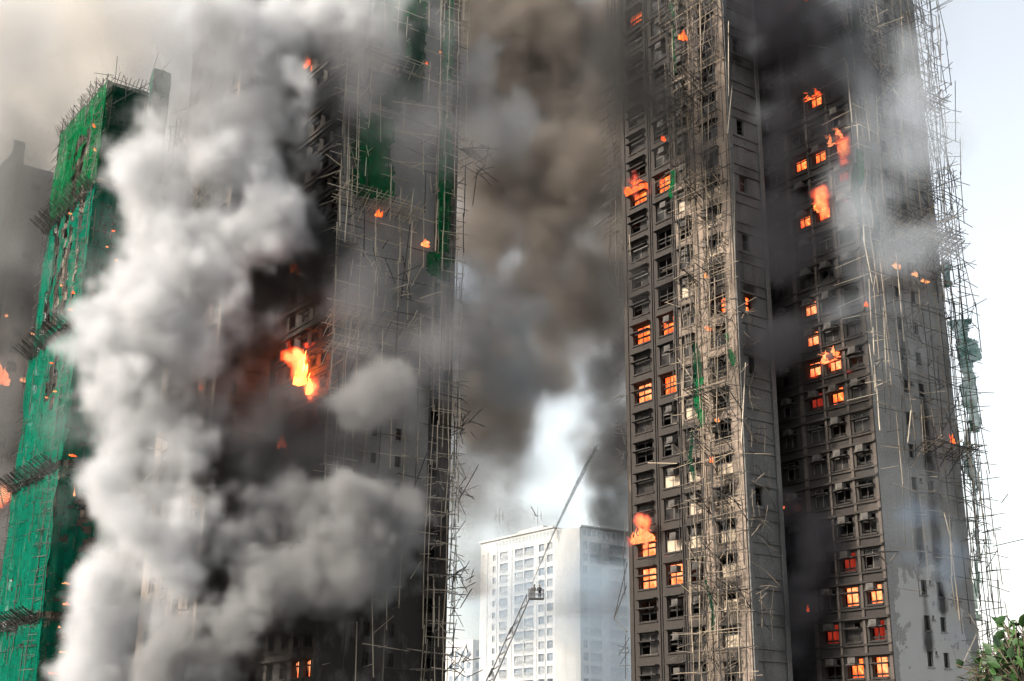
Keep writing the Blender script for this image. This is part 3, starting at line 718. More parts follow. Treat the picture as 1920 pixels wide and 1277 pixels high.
big_poles(SC4, MR, [(hr(*p), hr(*q)) for p, q in [((1576, 30), (1640, 120)), ((1640, 120), (1700, 200)), ((1586, 110), (1598, 230)), ((1598, 230), (1604, 350)), ((1612, 330), (1612, 460)), ((1613, 460), (1634, 620)), ((1680, 470), (1695, 640)), ((1755, 30), (1765, 120)), ((1634, 640), (1645, 715)), ((1676, 560), (1690, 700)), ((1700, 640), (1708, 760)), ((1708, 770), (1702, 830)), ((1753, 850), (1770, 960)), ((1770, 960), (1790, 1040)), ((1730, 738), (1775, 733)), ((1780, 960), (1785, 1080)), ((1783, 1080), (1793, 1150)), ((1816, 1150), (1834, 1180)), ((1835, 1180), (1803, 1250))]], .05)
big_poles(SC4, MR, [(hr(*p), hr(*q)) for p, q in [((1645, 1035), (1685, 1034)), ((1685, 1034), (1666, 1056)), ((1645, 1035), (1664, 1058)), ((1722, 1050), (1735, 1046)), ((1735, 1046), (1722, 1062)), ((1642, 678), (1656, 672)), ((1656, 672), (1642, 690))]], .06, 'bamboo_d')
def shredLB(s, z, w, h, seed, mat='net_g', off=1.6): net(SC4, 'netting', LBf, s-w/2, s+w/2, z-h/2, z+h/2, off, MAT[mat], hole=lambda a, b: .1+.7*(np.abs(a-s-.2*np.sin(b))/(w/2))**2+.35*(np.abs(b-z)/(h/2))**3, step=.14, seed=seed, fold=.35)
shredLB(-.6, 36.5, 2.6, 5.0, 21, 'net_t'); shredLB(-.4, 31.5, 2.2, 5.5, 22, 'net_g'); shredLB(0, 27, 1.2, 7, 23, 'net_d'); shredLB(.2, 21, .9, 8, 24, 'net_d'); shredLB(.3, 43.5, 1.4, 3.0, 25, 'net_t'); shredLB(.5, 16, .8, 6, 26)
shred(1610, 320, 1.6, 4, 31, T4, 'R', MR, SC4); shred(1605, 380, 1.0, 7, 32, T4, 'R', MR, SC4, 'net_d'); shred(1590, 95, 2.2, 4, 33, T4, 'R', MR, SC4, 'net_d'); shred(1608, 30, 2.6, 10, 34, T4, 'R', MR, SC4, 'net_d')
shred(1660, 480, .9, 3, 35, T4, 'R', MR, SC4, 'net_d'); shred(1720, 500, .7, 3, 36, T4, 'R', MR, SC4, 'net_d'); shred(1640, 430, 1.0, 6, 37, T4, 'R', MR, SC4, 'net_d')

# --- scaffold of tower C
SC2 = empty('bamboo_scaffold', T2.O, ALPHA); tag(SC2, 'open grid of pale bamboo over the grey gable left of centre, green sheets in it', 'scaffold', 'bamboo scaffolds')
B = Bars(); WR = W2b-1.5
def k2(s, z):
    if s > W2-1: return .95
    if z > 58: return .6
    if z > 38: return .9
    return .75 if z > 22 else .25
scaffold(B, MR, -.5, W2-.6, 10, 89, off=1.1, ds=1.5, dz=1.85, keep=k2, diag=.03, r=.062)
scaffold(B, MR, -.6, 1.2, 20, 89, off=1.3, ds=.9, dz=1.85, keep=lambda s, z: .75, diag=.02, r=.06, out=1.5)
scaffold(B, MR, W2-.3, WR, 4, 89, off=1.3, ds=1.15, dz=1.5, keep=lambda s, z: .97, layers=(1, 1.8), diag=.06, r=.058, wob=.08, out=.35)
zp = [T2.hit('R', 620, y)[1] for y in (100, 375, 605, 660)]
for z in zp[:3]: platform(B, MR, -1, W2*.75, z, out=1.8, rise=.9, keep=.85, rows=7)
platform(B, MR, -1, W2*.4, zp[3], out=1.2, rise=.4, keep=.9, rows=4)
tangle(B, MR, 7.2, T2.hit('R', 745, 555)[1], 1.5, 22, 2.0, .05)
tangle(B, MR, 4, T2.hit('R', 690, 500)[1], 1.3, 18, 2.0, .045)
for z in np.arange(50, 86, 3.1):
    p = np.array((-.2, -.8, z)); B.bar(p, p+np.array([-.8, 3+3*rng.random(), .4]), .05); B.bar(p, p+np.array([-1.4, 2, -.6]), .04)
B.build('bamboo_lattice', MAT['bamboo_l'], SC2)['kind'] = 'stuff'
B = Bars()
for z in np.arange(4, 48, 1.25):
    if rng.random() < .85: B.bar((WR, -1.2, z), (WR+.9+.9*rng.random(), -1.4, z+rng.normal()*.35), .038)
    if rng.random() < .7: B.bar((WR+.4, -1.3, z), (WR+.5+rng.normal()*.2, -1.3, z+2+rng.random()*2), .038)
    if rng.random() < .35: B.bar((WR+.2, -1.3, z), (WR+1.7, -1.3, z+rng.normal()*1.6), .036)
for (px, py, n, sz) in ((888, 290, 26, 2.6), (875, 800, 22, 1.8), (868, 920, 18, 1.6), (862, 1090, 22, 1.6), (866, 1250, 16, 1.7)):
    s, z = T2.hit('R', px, py, 1.3); tangle(B, MR, min(s, WR+1.2), z, 1.3, n, sz, .05)
B.bar(hr_ := MR(*((lambda a: (a[0], 1.3, a[1]))(T2.hit('R', 862, 935, 1.3)))), MR(*((lambda a: (a[0], 1.3, a[1]))(T2.hit('R', 898, 870, 1.3)))), .05)
z = T2.hit('R', 890, 290, 1.3)[1]
for i in range(9): an = -.35+i*.12; B.bar((WR-.3, -1.3, z), (WR+2.9+.6*rng.random(), -1.5, z+math.sin(an)*2.5-.1), .045)
scaffold(B, MR, W2+.2, WR-.3, 6, 36, off=1.9, ds=.9, dz=1.5, keep=lambda s, z: .5, diag=.15, r=.045)
B.build('charred_lattice', MAT['bamboo_d'], SC2)['kind'] = 'stuff'
def h2(px, py, d=1.6): a = T2.hit('R', px, py, d); return (a[0], d, a[1])
big_poles(SC2, MR, [(h2(*p), h2(*q)) for p, q in [((827, 0), (826, 140)), ((826, 140), (820, 380)), ((820, 380), (817, 470)), ((817, 470), (802, 500)), ((655, 200), (650, 370)), ((673, 120), (668, 300)), ((735, 190), (830, 203)), ((735, 245), (825, 256)), ((745, 303), (825, 308)), ((700, 0), (698, 70)), ((640, 60), (634, 200)), ((706, 500), (697, 600)), ((755, 480), (770, 560)), ((800, 850), (745, 1000)), ((697, 1090), (700, 1270)), ((814, 1100), (815, 1277)), ((769, 420), (752, 560))]], .055)
n2 = lambda px, py: T2.hit('R', px, py, 1.0)
def netpx(x0, x1, y0, y1, mat, seed, hole=None, off=1.0):
    s0, z1 = T2.hit('R', x0, y0, off); s1, z0 = T2.hit('R', x1, y1, off); net(SC2, 'netting', MR, s0, s1, min(z0, z1), max(z0, z1), off, MAT[mat], hole=hole or (lambda a, b: .05+.6*(np.abs(a-(s0+s1)/2)/((s1-s0)/2))**6+.35*(np.abs(b-(z0+z1)/2)/(abs(z1-z0)/2))**8), seed=seed, fold=.22, step=.22)
netpx(688, 800, -40, 125, 'net_g', 41); netpx(664, 742, 200, 385, 'net_g', 42); netpx(690, 760, 130, 215, 'net_d', 43)
netpx(836, 850, -40, 160, 'net_g', 44, off=2.0); netpx(826, 845, 205, 480, 'net_g', 45, off=2.0); netpx(803, 850, 470, 530, 'net_g', 46, off=2.0); netpx(812, 830, 530, 600, 'net_d', 47, off=2.0); netpx(745, 795, 20, 200, 'net_d', 48)

# --- scaffold of tower D (behind the plume)
SCB = empty('bamboo_scaffold', TB.O, ALPHA); tag(SCB, 'ragged bamboo scaffold hanging on the beige tower half lost in white smoke', 'scaffold', 'bamboo scaffolds')
B = Bars()
scaffold(B, ML, 1.0, 8.5, 14, 46, off=1.0, ds=.8, dz=1.5, keep=lambda s, z: .85 if z > 20 else .4, diag=.3, r=.04, layers=(1, 1.8))
scaffold(B, ML, 3, 18, 46, 72, off=1.0, ds=.9, dz=1.5, keep=lambda s, z: .75, diag=.18, r=.045, layers=(1, 1.8))
for z in (21, 22, 35, 32): tangle(B, ML, 2.5+rng.random()*2, z, 1.2, 26, 2.4, .045)
for z in (60, 63, 66, 69): tangle(B, ML, 6+8*rng.random(), z, 1.2, 34, 3.2, .045)
for z in (71, 74): tangle(B, ML, 2+4*rng.random(), z, 1.2, 12, 2.5, .05)
B.build('bamboo_lattice', MAT['bamboo'], SCB)['kind'] = 'stuff'
def hb(px, py, d=1.6): a = TB.hit('L', px, py, d); return (a[0], d, a[1])
big_poles(SCB, ML, [(hb(*p), hb(*q)) for p, q in [((254, 948), (378, 952)), ((388, 180), (370, 240)), ((405, 150), (372, 240)), ((310, 870), (270, 900)), ((320, 850), (275, 895)), ((380, 560), (383, 640)), ((345, 880), (385, 830)), ((352, 800), (388, 850)), ((350, 600), (352, 700))]], .055)
# --- scaffold and nets of tower E
SC1 = empty('bamboo_scaffold', T1.O, ALPHA); tag(SC1, 'green and teal netted bamboo scaffold with four sloping catch platforms on the far left tower', 'scaffold', 'bamboo scaffolds')
B = Bars(); ZP = [T1.hit('L', *p)[1] for p in ((182, 353), (155, 603), (130, 868), (100, 1149))]
scaffold(B, ML, -.4, 18.3, 6, 84, off=1.0, ds=1.45, dz=1.9, keep=lambda s, z: .85, diag=.01, r=.05, out=1.6)
scaffold(B, MR, -.4, 6.8, 6, 84, off=1.0, ds=1.6, dz=1.9, keep=lambda s, z: .85, diag=.01, r=.05, out=.4)
for z in np.arange(6, 83, 1.55):      # ends sticking out at the far edge
    B.bar((-1.1, 17.5, z), (-1.15, 20.1+.8*rng.random(), z+rng.normal()*.12), .05)
    B.bar((-1.2, -.2, z+.3), (-2.3, 1.6, z+.2), .04)
scaffold(B, ML, -.5, 2.4, 6, 82, off=1.35, ds=2.6, dz=1.25, keep=lambda s, z: .8, diag=0, r=.045, out=.5)
scaffold(B, ML, 2.4, 17.5, 6, 82, off=1.4, ds=3.6, dz=3.8, keep=lambda s, z: .3, diag=0, r=.03, out=.2)
scaffold(B, MR, 3.9, 4.6, 6, 82, off=1.35, ds=.8, dz=1.5, keep=lambda s, z: .8, diag=0, r=.045, out=.4)
for s in (18.9, 19.8):
    z = 6
    while z < 78:
        if rng.random() < .5: B.bar((-1.1, s, z), (-1.1, s+rng.normal()*.15, z+5), .04)
        z += 4.5
for s in np.arange(0, 19, 1.2): B.bar((-1.0, s, 82), (-1.0+rng.normal()*.2, s+rng.normal()*.3, 84+2.5*rng.random()), .05)
for s in np.arange(0, 18, .5): B.bar((-1.2, s, 82.4+rng.random()), (-2.0, s+.3, 83.6+rng.random()), .045)
for s in np.arange(0, 6.5, .5): B.bar((s, -.8, 82.8), (s+.2, -1.5, 84.0+rng.random()), .05)
B.bar((-.3, -1.6, 80), (4.5, -2.2, 84.8), .06); B.bar((3.8, -2.2, 84), (4.6, -2.2, 89), .06); B.bar((4.2, -2.3, 84.3), (6.2, -2.3, 88.2), .06); B.bar((-.2, -1.2, 82), (-.3, -1.2, 87), .05); B.bar((-.5, -1.2, 84.2), (-2, 2.2, 85.6), .05)
B.build('bamboo_lattice', MAT['bamboo_d'], SC1)['kind'] = 'stuff'
for i, z in enumerate(ZP):
    B = Bars(); platform(B, ML, -.6, 18.6, z-1.0, out=1.7, rise=1.3, keep=.97, rows=10, r=.06, d0=1.1); platform(B, MR, -.6, 4.3, z-1.0, out=.9, rise=.3, keep=.9, rows=6, r=.05, d0=1.1)
    B.build('catch_platform', MAT['bamboo_d'], SC1)
def burn2(s, z):   # the burnt-out patches of the nets on the long face
    v = .02+0*s
    v = v+.75*((s > 3.5) & (s < 15) & (z > ZP[1]+1.0) & (z < ZP[0]-1.0))*(.55+.45*np.sin(s*2.1)) + .55*((s > 4) & (s < 9) & (z > ZP[0]) & (z < ZP[0]+9))
    v = v+.85*np.exp(-((s-7.5)/2.6)**2-((z-(ZP[1]-6.5))/3.8)**2)
    return v
for i, (za, zb_, mt) in enumerate([(5, ZP[3]-.6, 'net_t'), (ZP[3]+.1, ZP[2]-.6, 'net_t'), (ZP[2]+.1, ZP[1]-.6, 'net_t'), (ZP[1]+.1, ZP[0]-.6, 'net_t'), (ZP[0]+.1, 83.4, 'net_g')]):
    net(SC1, 'netting', ML, -1.15, 18.1, za, zb_, 1.12, MAT[mt], hole=burn2, seed=50+i, step=.3, fold=.17)
    net(SC1, 'netting', MR, -1.15, 4.3, za, zb_, 1.12, MAT['net_d' if i > 3 else 'net_t'], hole=lambda s, z, i=i: .02+(.62*np.exp(-((s-2.2)/1.1)**2) if i < 2 else 0)*((z < 33)), seed=60+i, step=.3, fold=.15)  # top net on this side is darker: its shade put into the colour
    net(SC1, 'netting', MR, 4.3, 6.7, za, zb_+(3.2 if i == 4 else 0), 2.0, MAT['net_d' if i > 2 else 'net_t'], seed=70+i, step=.3, fold=.15)
net(SC1, 'netting', MR, 6.8, 13.6, 5, 58, .3, MAT['net_d'], seed=81, fold=.12)
net(SC1, 'netting', lambda s, d, z: (4.3-d, -s, z), 1.1, 2.05, 5, 86.5, 0.0, MAT['net_t'], seed=80, fold=.05)
# --- scaffold of tower F
SC0 = empty('bamboo_scaffold', T0.O, ALPHA); tag(SC0, 'charred bamboo scaffold at the left edge, burning near its bottom', 'scaffold', 'bamboo scaffolds')
B = Bars()
scaffold(B, MR, -.3, W0+.6, 4, 85, off=1.0, ds=1.8, dz=2, keep=lambda s, z: .5, diag=.03, r=.05, out=.5)
for z in np.arange(20, 82, 1.6): B.bar((W0, -1, z), (W0+1.5+rng.random(), -1, z+rng.normal()*.2), .045)
for px, py in ((12, 950), (8, 1000), (5, 1060), (40, 780), (30, 860)):
    s, z = T0.hit('R', px, py, 1.0); tangle(B, MR, s, z, 1.2, 34, 3.0, .06)
B.build('charred_lattice', MAT['bamboo_d'], SC0)['kind'] = 'stuff'
net(SC0, 'netting', ML, -1, 14, 30, 86, 1.1, MAT['net_d'], seed=90, step=.6)
net(SC0, 'netting', MR, -1, .6, 30, 88, 1.1, MAT['net_d'], seed=91, step=.6)

# ------------------------------------------------------------------ white tower block in the gap
TW = Tower('apartment_block', 1063, 990, 290, 'intact white tower block beyond the ladder, seen in the bright gap between smoke columns', 'building', top=53.2)
ch0, ch1 = 4.5, 3.7
CWL = [(27.6, 28.9, 0, 1.4), (22.7, 26.0, 0, 1.7), (16.5, 19.9, 0, 1.7), (12.4, 16.0, 0, 1.7), (8.0, 10.6, 0, 1.7), (5.2, 7.4, 0, 1.7)]
CWR = [(4.6, 6.0, 0, 1.7), (6.6, 9.9, 0, 1.7), (12.4, 17.7, 0, 1.7)]
def offs(M, o): return M
zW = 1.35
zero = lambda s, z: -.4+0*np.asarray(s)
class Off:   # the faces start beyond the chamfered corner
    pass
def wfacade(face, s0, s1, cols, name):
    M = ML if face == 'L' else MR; mb = MB(); k = zW; tops = 50.0
    sb = [s0]+[x for c in sorted(cols) for x in c[:2]]+[s1]
    for i in range(0, len(sb), 2): mb.add([M(sb[i], 0, 0), M(sb[i+1], 0, 0), M(sb[i+1], 0, 53.2), M(sb[i], 0, 53.2)], [(0, 1, 2, 3)])
    for c in cols:
        a, b = c[:2]; z = 0.; k = zW
        while k+c[3] < tops:
            mb.add([M(a, 0, z), M(b, 0, z), M(b, 0, k), M(a, 0, k)], [(0, 1, 2, 3)])
            q = [M(a, 0, k), M(b, 0, k), M(b, 0, k+c[3]), M(a, 0, k+c[3])]; r = [M(a, -.5, k), M(b, -.5, k), M(b, -.5, k+c[3]), M(a, -.5, k+c[3])]
            mb.add(q+r, [(0, 1, 5, 4), (1, 2, 6, 5), (2, 3, 7, 6), (3, 0, 4, 7)])
            z = k+c[3]; k += H
        mb.add([M(a, 0, z), M(b, 0, z), M(b, 0, 53.2), M(a, 0, 53.2)], [(0, 1, 2, 3)])
    o = mb.build(name, MAT['white'], TW.root); a = o.data.attributes.new('soot', 'FLOAT', 'POINT'); a.data.foreach_set('value', [-1.]*len(mb.v))
wfacade('L', ch0, 34.05, CWL, 'wall'); wfacade('R', ch1, 24, CWR, 'side_wall')
mb = MB(); n = 7
for i in range(n):      # rounded corner shaft
    t0, t1 = i/n, (i+1)/n
    P = lambda t: (ch1*t**1.15 if True else 0, ch0*(1-t)**1.15, 0)
    a, b = P(t0), P(t1); mb.add([(a[0], a[1], 0), (b[0], b[1], 0), (b[0], b[1], 52.6), (a[0], a[1], 52.6)], [(0, 1, 2, 3)])
mb.add([(0, 34.05, 0), (24, 34.05, 0), (24, 34.05, 53.2), (0, 34.05, 53.2)], [(0, 1, 2, 3)]); mb.add([(24, 0, 0), (24, 34.05, 0), (24, 34.05, 53.2), (24, 0, 53.2)], [(0, 1, 2, 3)])
mb.box((.6, 4.6, 51.0), (23.5, 33.8, 52.9)); mb.box((4, 14, 52.9), (12, 24, 55.2))
for s in (8, 11.2, 16.1, 21, 27, 31): mb.box((s-.12, .01, 0), (s+.12, .14, 50.6), ML)
for z in np.arange(2, 50, 2.75): mb.box((29.5, .01, z), (34, .1, z+.3), ML); mb.box((29.5, .01, z+1.2), (34, .1, z+1.35), ML)
mb.box((4.5, .01, 53.0), (34.2, .45, 53.4), ML); mb.box((3.7, .01, 53.0), (24, .45, 53.4), MR)
o = mb.build('shaft_and_roof', MAT['white'], TW.root); a = o.data.attributes.new('soot', 'FLOAT', 'POINT'); a.data.foreach_set('value', [-1.]*len(mb.v))
m_wg = plain('blue_grey_glass', (.20, .25, .30), .25, (.10, .13, .17), .35); m_rail = plain('balcony_rail', (.7, .7, .68), .6); m_rec = plain('recess_shade', (.16, .18, .2), .9)
m_wg2 = plain('curtained_glass', (.42, .42, .40), .5, (.25, .26, .27), .6); m_wg3 = plain('dark_open_window', (.07, .08, .10), .4, (.12, .13, .15), .6); _wc = {}
def variant(mat):
    def f(me):
        if (me.name, mat.name) not in _wc: q_ = me.copy(); q_.materials.clear(); q_.materials.append(mat); _wc[(me.name, mat.name)] = q_
        return _wc[(me.name, mat.name)]
    return f
wtv = [variant(m_) for m_ in (m_wg, m_wg2, m_wg, m_wg3, m_wg2)]
for face, cols in (('L', CWL), ('R', CWR)):
    M = ML if face == 'L' else MR
    for ci, c in enumerate(cols):
        w = c[1]-c[0]; q = MB(); q.box((0, -.42, 0), (w, -.36, c[3]), M); me = bake(q, 'window', m_wg)
        q = MB(); nb = max(2, int(w/.8))
        for i in range(nb+1): q.box((w*i/nb-.05, -.355, 0), (w*i/nb+.05, -.28, c[3]), M)
        q.box((0, -.355, 1.05), (w, -.3, 1.13), M); mf = bake(q, 'window_frame', m_rail)
        q = MB()
        if w > 3:
            for i in range(int(w/.28)): q.box((.06+i*.28, .05, -.3), (.16+i*.28, .12, .55), M)
            q.box((0, .03, .55), (w, .14, .64), M); q.box((0, .02, -.42), (w, .16, -.31), M)
            mr = bake(q, 'balcony', m_rail)
        else: mr = None
        stuffv = []; k = zW; i = 0
        while k+c[3] < 50:
            if k > 20:
                if face == 'L' and ci == 0 or (face == 'R' and ci == 0): pass
                o = inst('window', wtv[(ci*7+int(k*3)) % 5](me), TW.root, M(c[0], 0, k)); inst('frame', mf, o)
                if mr: inst('balcony', mr, o)
            k += H
# clerestory under the roof
mcl = plain('clerestory_glass', (.45, .5, .52), .2)
for M, rng_ in ((ML, np.arange(5.2, 28, 1.35)), (MR, np.arange(4.6, 19, 1.45))):
    q = MB(); q.box((0, .012, 51.2), (.98, .05, 52.5), M); me = bake(q, 'clerestory_window', mcl)
    for s in rng_: inst('clerestory_window', me, TW.root, M(s, 0, 0))
def antenna(px, py, hgt, lab, dish=False):
    p = at(px, py, 291); B = Bars(); b = Vector((p[0], p[1], 52.9))
    o = Bars(); o.bar((0, 0, 0), (0, 0, hgt), .07); o.bar((-.8, 0, hgt*.55), (.8, 0, hgt*.55), .05); o.bar((-.8, 0, hgt*.3), (-.8, 0, hgt*.8), .08); o.bar((.8, 0, hgt*.3), (.8, 0, hgt*.8), .08)
    if dish: o.bar((-.2, 0, hgt*.5), (-1.5, 0, hgt*1.05), .16)
    x = o.build('roof_antenna', MAT['ladder']); x.location = b; tag(x, lab, 'antenna', 'antennas on the white block')
antenna(936, 1003, 4.0, 'pair of small masts on the left part of the white block roof'); antenna(1008, 985, 4.2, 'slanted antenna on the white block roof near its middle', True)
# low block beside it
TL = Tower('low_block', 886, 1240, 330, 'faint pale low block left of the white tower block', 'building', top=at(886, 1199, 330)[2])
mb = MB(); mb.box((0, 0, 0), (12, 16, TL.top)); 
o = mb.build('wall', MAT['white'], TL.root); a = o.data.attributes.new('soot', 'FLOAT', 'POINT'); a.data.foreach_set('value', [-1.]*8)
for M in (MR, ML):
    q = MB(); q.box((0, .01, 0), (1.6, .06, 1.5), M); me = bake(q, 'window', m_wg)
    for z in np.arange(12, TL.top-2, 3):
        for s in np.arange(1, 11, 2.6): inst('window', me, TL.root, M(s, 0, z))

# ------------------------------------------------------------------ aerial ladder, firefighters and water jet
LD = 165.
pt, pb = at(994, 1118, LD), at(925, 1277, LD); dirv = (pb-pt); base = pt+dirv*((pt[2]-1.2)/(pt[2]-pb[2]))
LR = empty('aerial_ladder', (base[0], base[1], 0)); tag(LR, 'grey fire service aerial ladder raised in front of the white tower block', 'ladder')
ax = (pt-base); Ln = np.linalg.norm(ax); ax = ax/Ln; side = np.array([0, 1., 0]); side -= ax*(side@ax); side /= np.linalg.norm(side); upv = np.cross(ax, side); upv *= np.sign(upv[2])
rb = base-np.array([base[0], base[1], 0])
def sect(t0, t1, w, h, name):
    B = Bars(); P = lambda t, a, b: rb+ax*Ln*t+side*w*a+upv*h*b
    for a in (-1, 1):
        B.bar(P(t0, a, 0), P(t1, a, 0), .11); B.bar(P(t0, a, 1), P(t1, a, 1), .08)
        n = int(Ln*(t1-t0)/.9)
        for i in range(n): u, v = t0+(t1-t0)*i/n, t0+(t1-t0)*(i+1)/n; B.bar(P(u, a, i % 2), P(v, a, (i+1) % 2), .05)
    n = int(Ln*(t1-t0)/.45)
    for i in range(n): u = t0+(t1-t0)*i/n; B.bar(P(u, -1, 0), P(u, 1, 0), .04)
    B.build(name, MAT['ladder'], LR)
sect(0, .55, .62, .8, 'ladder_section'); sect(.5, .8, .5, .65, 'ladder_section'); sect(.76, 1., .4, .5, 'ladder_section')
q = MB(); q.box((-1.3, -1.3, .0), (1.3, 1.3, 1.2)); q.box((-.6, -.6, 1.2), (.6, .6, 1.7)); q.build('turntable', MAT['ladder'], LR)
tp = pt-np.array([base[0], base[1], 0])
B = Bars(); cx, cw, cz = tp[0]+.75, .95, tp[2]-.3
for z in (0, .55, 1.1):
    for (a, b) in (((-cw, -cw*.7), (cw, -cw*.7)), ((cw, -cw*.7), (cw, cw*.7)), ((cw, cw*.7), (-cw, cw*.7)), ((-cw, cw*.7), (-cw, -cw*.7))): B.bar((cx+a[0], tp[1]+a[1], cz+z), (cx+b[0], tp[1]+b[1], cz+z), .06)
for a in (-cw, -.3, .3, cw):
    for b in (-cw*.7, cw*.7): B.bar((cx+a, tp[1]+b, cz), (cx+a, tp[1]+b, cz+1.1), .05)
cage = B.build('rescue_cage', MAT['ladder'], LR); q = MB(); q.box((cx-cw, tp[1]-cw*.7, cz-.1), (cx+cw, tp[1]+cw*.7, cz-.03)); q.box((cx-cw+.1, tp[1]-cw*.72, cz+.05), (cx-.1, tp[1]-cw*.69, cz+.95)); q.build('cage_floor', MAT['ladder'], cage)
B = Bars(); B.bar((cx-.3, tp[1]-.3, cz+1.1), (cx-.2, tp[1]-.5, cz+1.75), .11); B.build('water_monitor', MAT['ladder'], LR)
def person(x, y, z, lab, col, lean=0.):
    """standing figure lofted as one continuous body"""
    V = []; Fc = []; n = 10
    prof = [(.86, .15, .11), (1.0, .17, .12), (1.2, .18, .13), (1.38, .22, .13), (1.45, .17, .11), (1.5, .065, .065), (1.56, .075, .085), (1.64, .1, .115), (1.72, .1, .115), (1.79, .06, .07), (1.8, .01, .01)]
    def loft(rings):
        b = len(V)
        for (cx_, cy_, cz_, rx, ry) in rings:
            for j in range(n): a = 6.283*j/n; V.append((cx_+math.cos(a)*rx, cy_+math.sin(a)*ry, cz_))
        for i in range(len(rings)-1):
            for j in range(n): Fc.append((b+i*n+j, b+i*n+(j+1) % n, b+(i+1)*n+(j+1) % n, b+(i+1)*n+j))
        Fc.append(tuple(b+j for j in range(n))[::-1]); Fc.append(tuple(b+(len(rings)-1)*n+j for j in range(n)))
    loft([(lean*(h-.9), 0, h, a, b) for h, a, b in prof])
    for sg in (-1, 1):
        loft([(sg*.1, -.03, 0, .05, .12), (sg*.1, 0, .08, .055, .07), (sg*.1, 0, .45, .065, .075), (sg*.09, 0, .9, .095, .1)])
        loft([(sg*.2+.1*lean, -.42, 1.12, .035, .035), (sg*.24, -.22, 1.08, .045, .045), (sg*.26, -.04, 1.14, .05, .05), (sg*.22+lean*.4, 0, 1.42, .065, .065)])
    m, t, b = mat_base('turnout_gear'); gz = t.nodes.new('ShaderNodeSeparateXYZ'); tc = t.nodes.new('ShaderNodeTexCoord'); t.links.new(tc.outputs['Object'], gz.inputs[0])
    t.links.new(ramp(t, mathn(t, 'DIVIDE', gz.outputs[2], 1.8), [(0, col), (.83, col), (.84, (.3, .17, .11)), (.91, (.3, .17, .11)), (.92, (.55, .45, .05))]), b.inputs['Base Color'])
    o = mesh_obj('person', V, Fc, m, None, smooth=True); o.location = (x, y, z); tag(o, lab, 'person', 'firefighters in the cage')
wx, wy, wz = base[0]+cx, base[1]+tp[1], cz-.03
person(wx-.35, wy, wz, 'firefighter in brown gear at the nozzle side of the ladder cage', (.16, .10, .05), .1); person(wx+.45, wy+.1, wz, 'firefighter in dark gear at the outer side of the ladder cage', (.03, .035, .05))
nz0 = np.array([wx-.55, wy-.5, wz+1.8]); nz1 = at(1118, 838, 128)
V = []; Fc = []; R_ = 26; sd = 8
for i in range(R_):
    t = i/(R_-1); c = nz0*(1-t)+nz1*t; c[2] += 2.2*t*(1-t); r = .06+.17*t**1.3
    for j in range(sd): a = 6.283*j/sd; rr = r*(1+.35*math.sin(j*2.3+i*1.7)); V.append((c[0]+math.cos(a)*rr, c[1], c[2]+math.sin(a)*rr))
for i in range(R_-1):
    for j in range(sd): Fc.append((i*sd+j, i*sd+(j+1) % sd, (i+1)*sd+(j+1) % sd, (i+1)*sd+j))
m, t, b = mat_base('water_spray'); t.nodes.remove(b); d = t.nodes.new('ShaderNodeBsdfDiffuse'); d.inputs[0].default_value = (.7, .74, .76, 1); tp_ = t.nodes.new('ShaderNodeBsdfTransparent'); mx = t.nodes.new('ShaderNodeMixShader')
t.links.new(ramp(t, noise(t, 1.5, 6, .7), [(.3, (.25,)*3), (.7, (.6,)*3)]), mx.inputs[0]); t.links.new(tp_.outputs[0], mx.inputs[1]); t.links.new(d.outputs[0], mx.inputs[2]); t.links.new(mx.outputs[0], t.nodes['Material Output'].inputs[0])
tag(mesh_obj('water_jet', V, Fc, m, None, smooth=True), 'thin pale jet of water arching up from the ladder cage', 'water jet')

# ------------------------------------------------------------------ fires
def wfire(T, face, cols, z0, ck, label, mat='fire', up=0, half=None, group=None, hh=None, seed=0, lean=(0, 0)):
    c, k = ck; a, b, h0, h1 = cols[c]; w = b-a; z = z0+k*H+h0; s = a
    if half: w *= .5; s = a if half == 1 else a+w
    V, Fc = lumps(w-.02, (hh or (h1-h0))-.02, .5, seed+int(z*7)+c, face)
    if up:
        v2, f2 = tongues(9, w*1.1, up, seed+5, lean); M = ML if face == 'L' else MR; b0 = len(V)
        V = V+[M(w/2+x, .25+y*.5, (h1-h0)*.62+zz) for x, y, zz in v2]; Fc = Fc+[tuple(b0+i for i in f) for f in f2]
    p = T.world(face, s+.01, 0, z+.01); return place_fire('window_fire', V, Fc, MAT[mat], p, label, group)
g = 'fires in the tower windows'
L3 = ['fire bursting upward from a leftmost-column window of the brown tower, just above mid-height', 'orange glow in the window right of the high flaring one on the brown tower', 'fire in a leftmost-column window of the brown tower, upper of two mid-height rows', 'fire behind an air conditioner, second column of the brown tower, upper of two mid-height rows', 'bright fire filling a leftmost-column window of the brown tower, lower of two mid-height rows', 'fire in the second window column of the brown tower, lower of two mid-height rows', 'fire in the right half of a window by the sunlit corner of the brown tower', 'tall flame leaping from a leftmost-column window low on the brown tower', 'four-pane burning window below the leaping flame, low on the brown tower', 'burning window beside the four-pane one, low on the brown tower', 'fire in the topmost visible window at the upper left of the brown tower']
for i, ((px, py, st), lab) in enumerate(zip(t3f, L3)):
    wfire(T3, 'L', C3, Z3, cell(T3, 'L', C3, Z3, px, py), lab, 'fire_hot' if i in (4, 7, 8, 9) else 'fire', up={0: 2.0, 7: 1.9}.get(i, 0), half=1 if st == 'half' else None, group=g, seed=i, lean=(.25, 0))
wfire(T3, 'R', CE3, Z3, (0, round((38.6-.8-Z3)/H)), 'narrow red burning window on the grey end wall round the corner of the brown tower', 'fire', group=g)
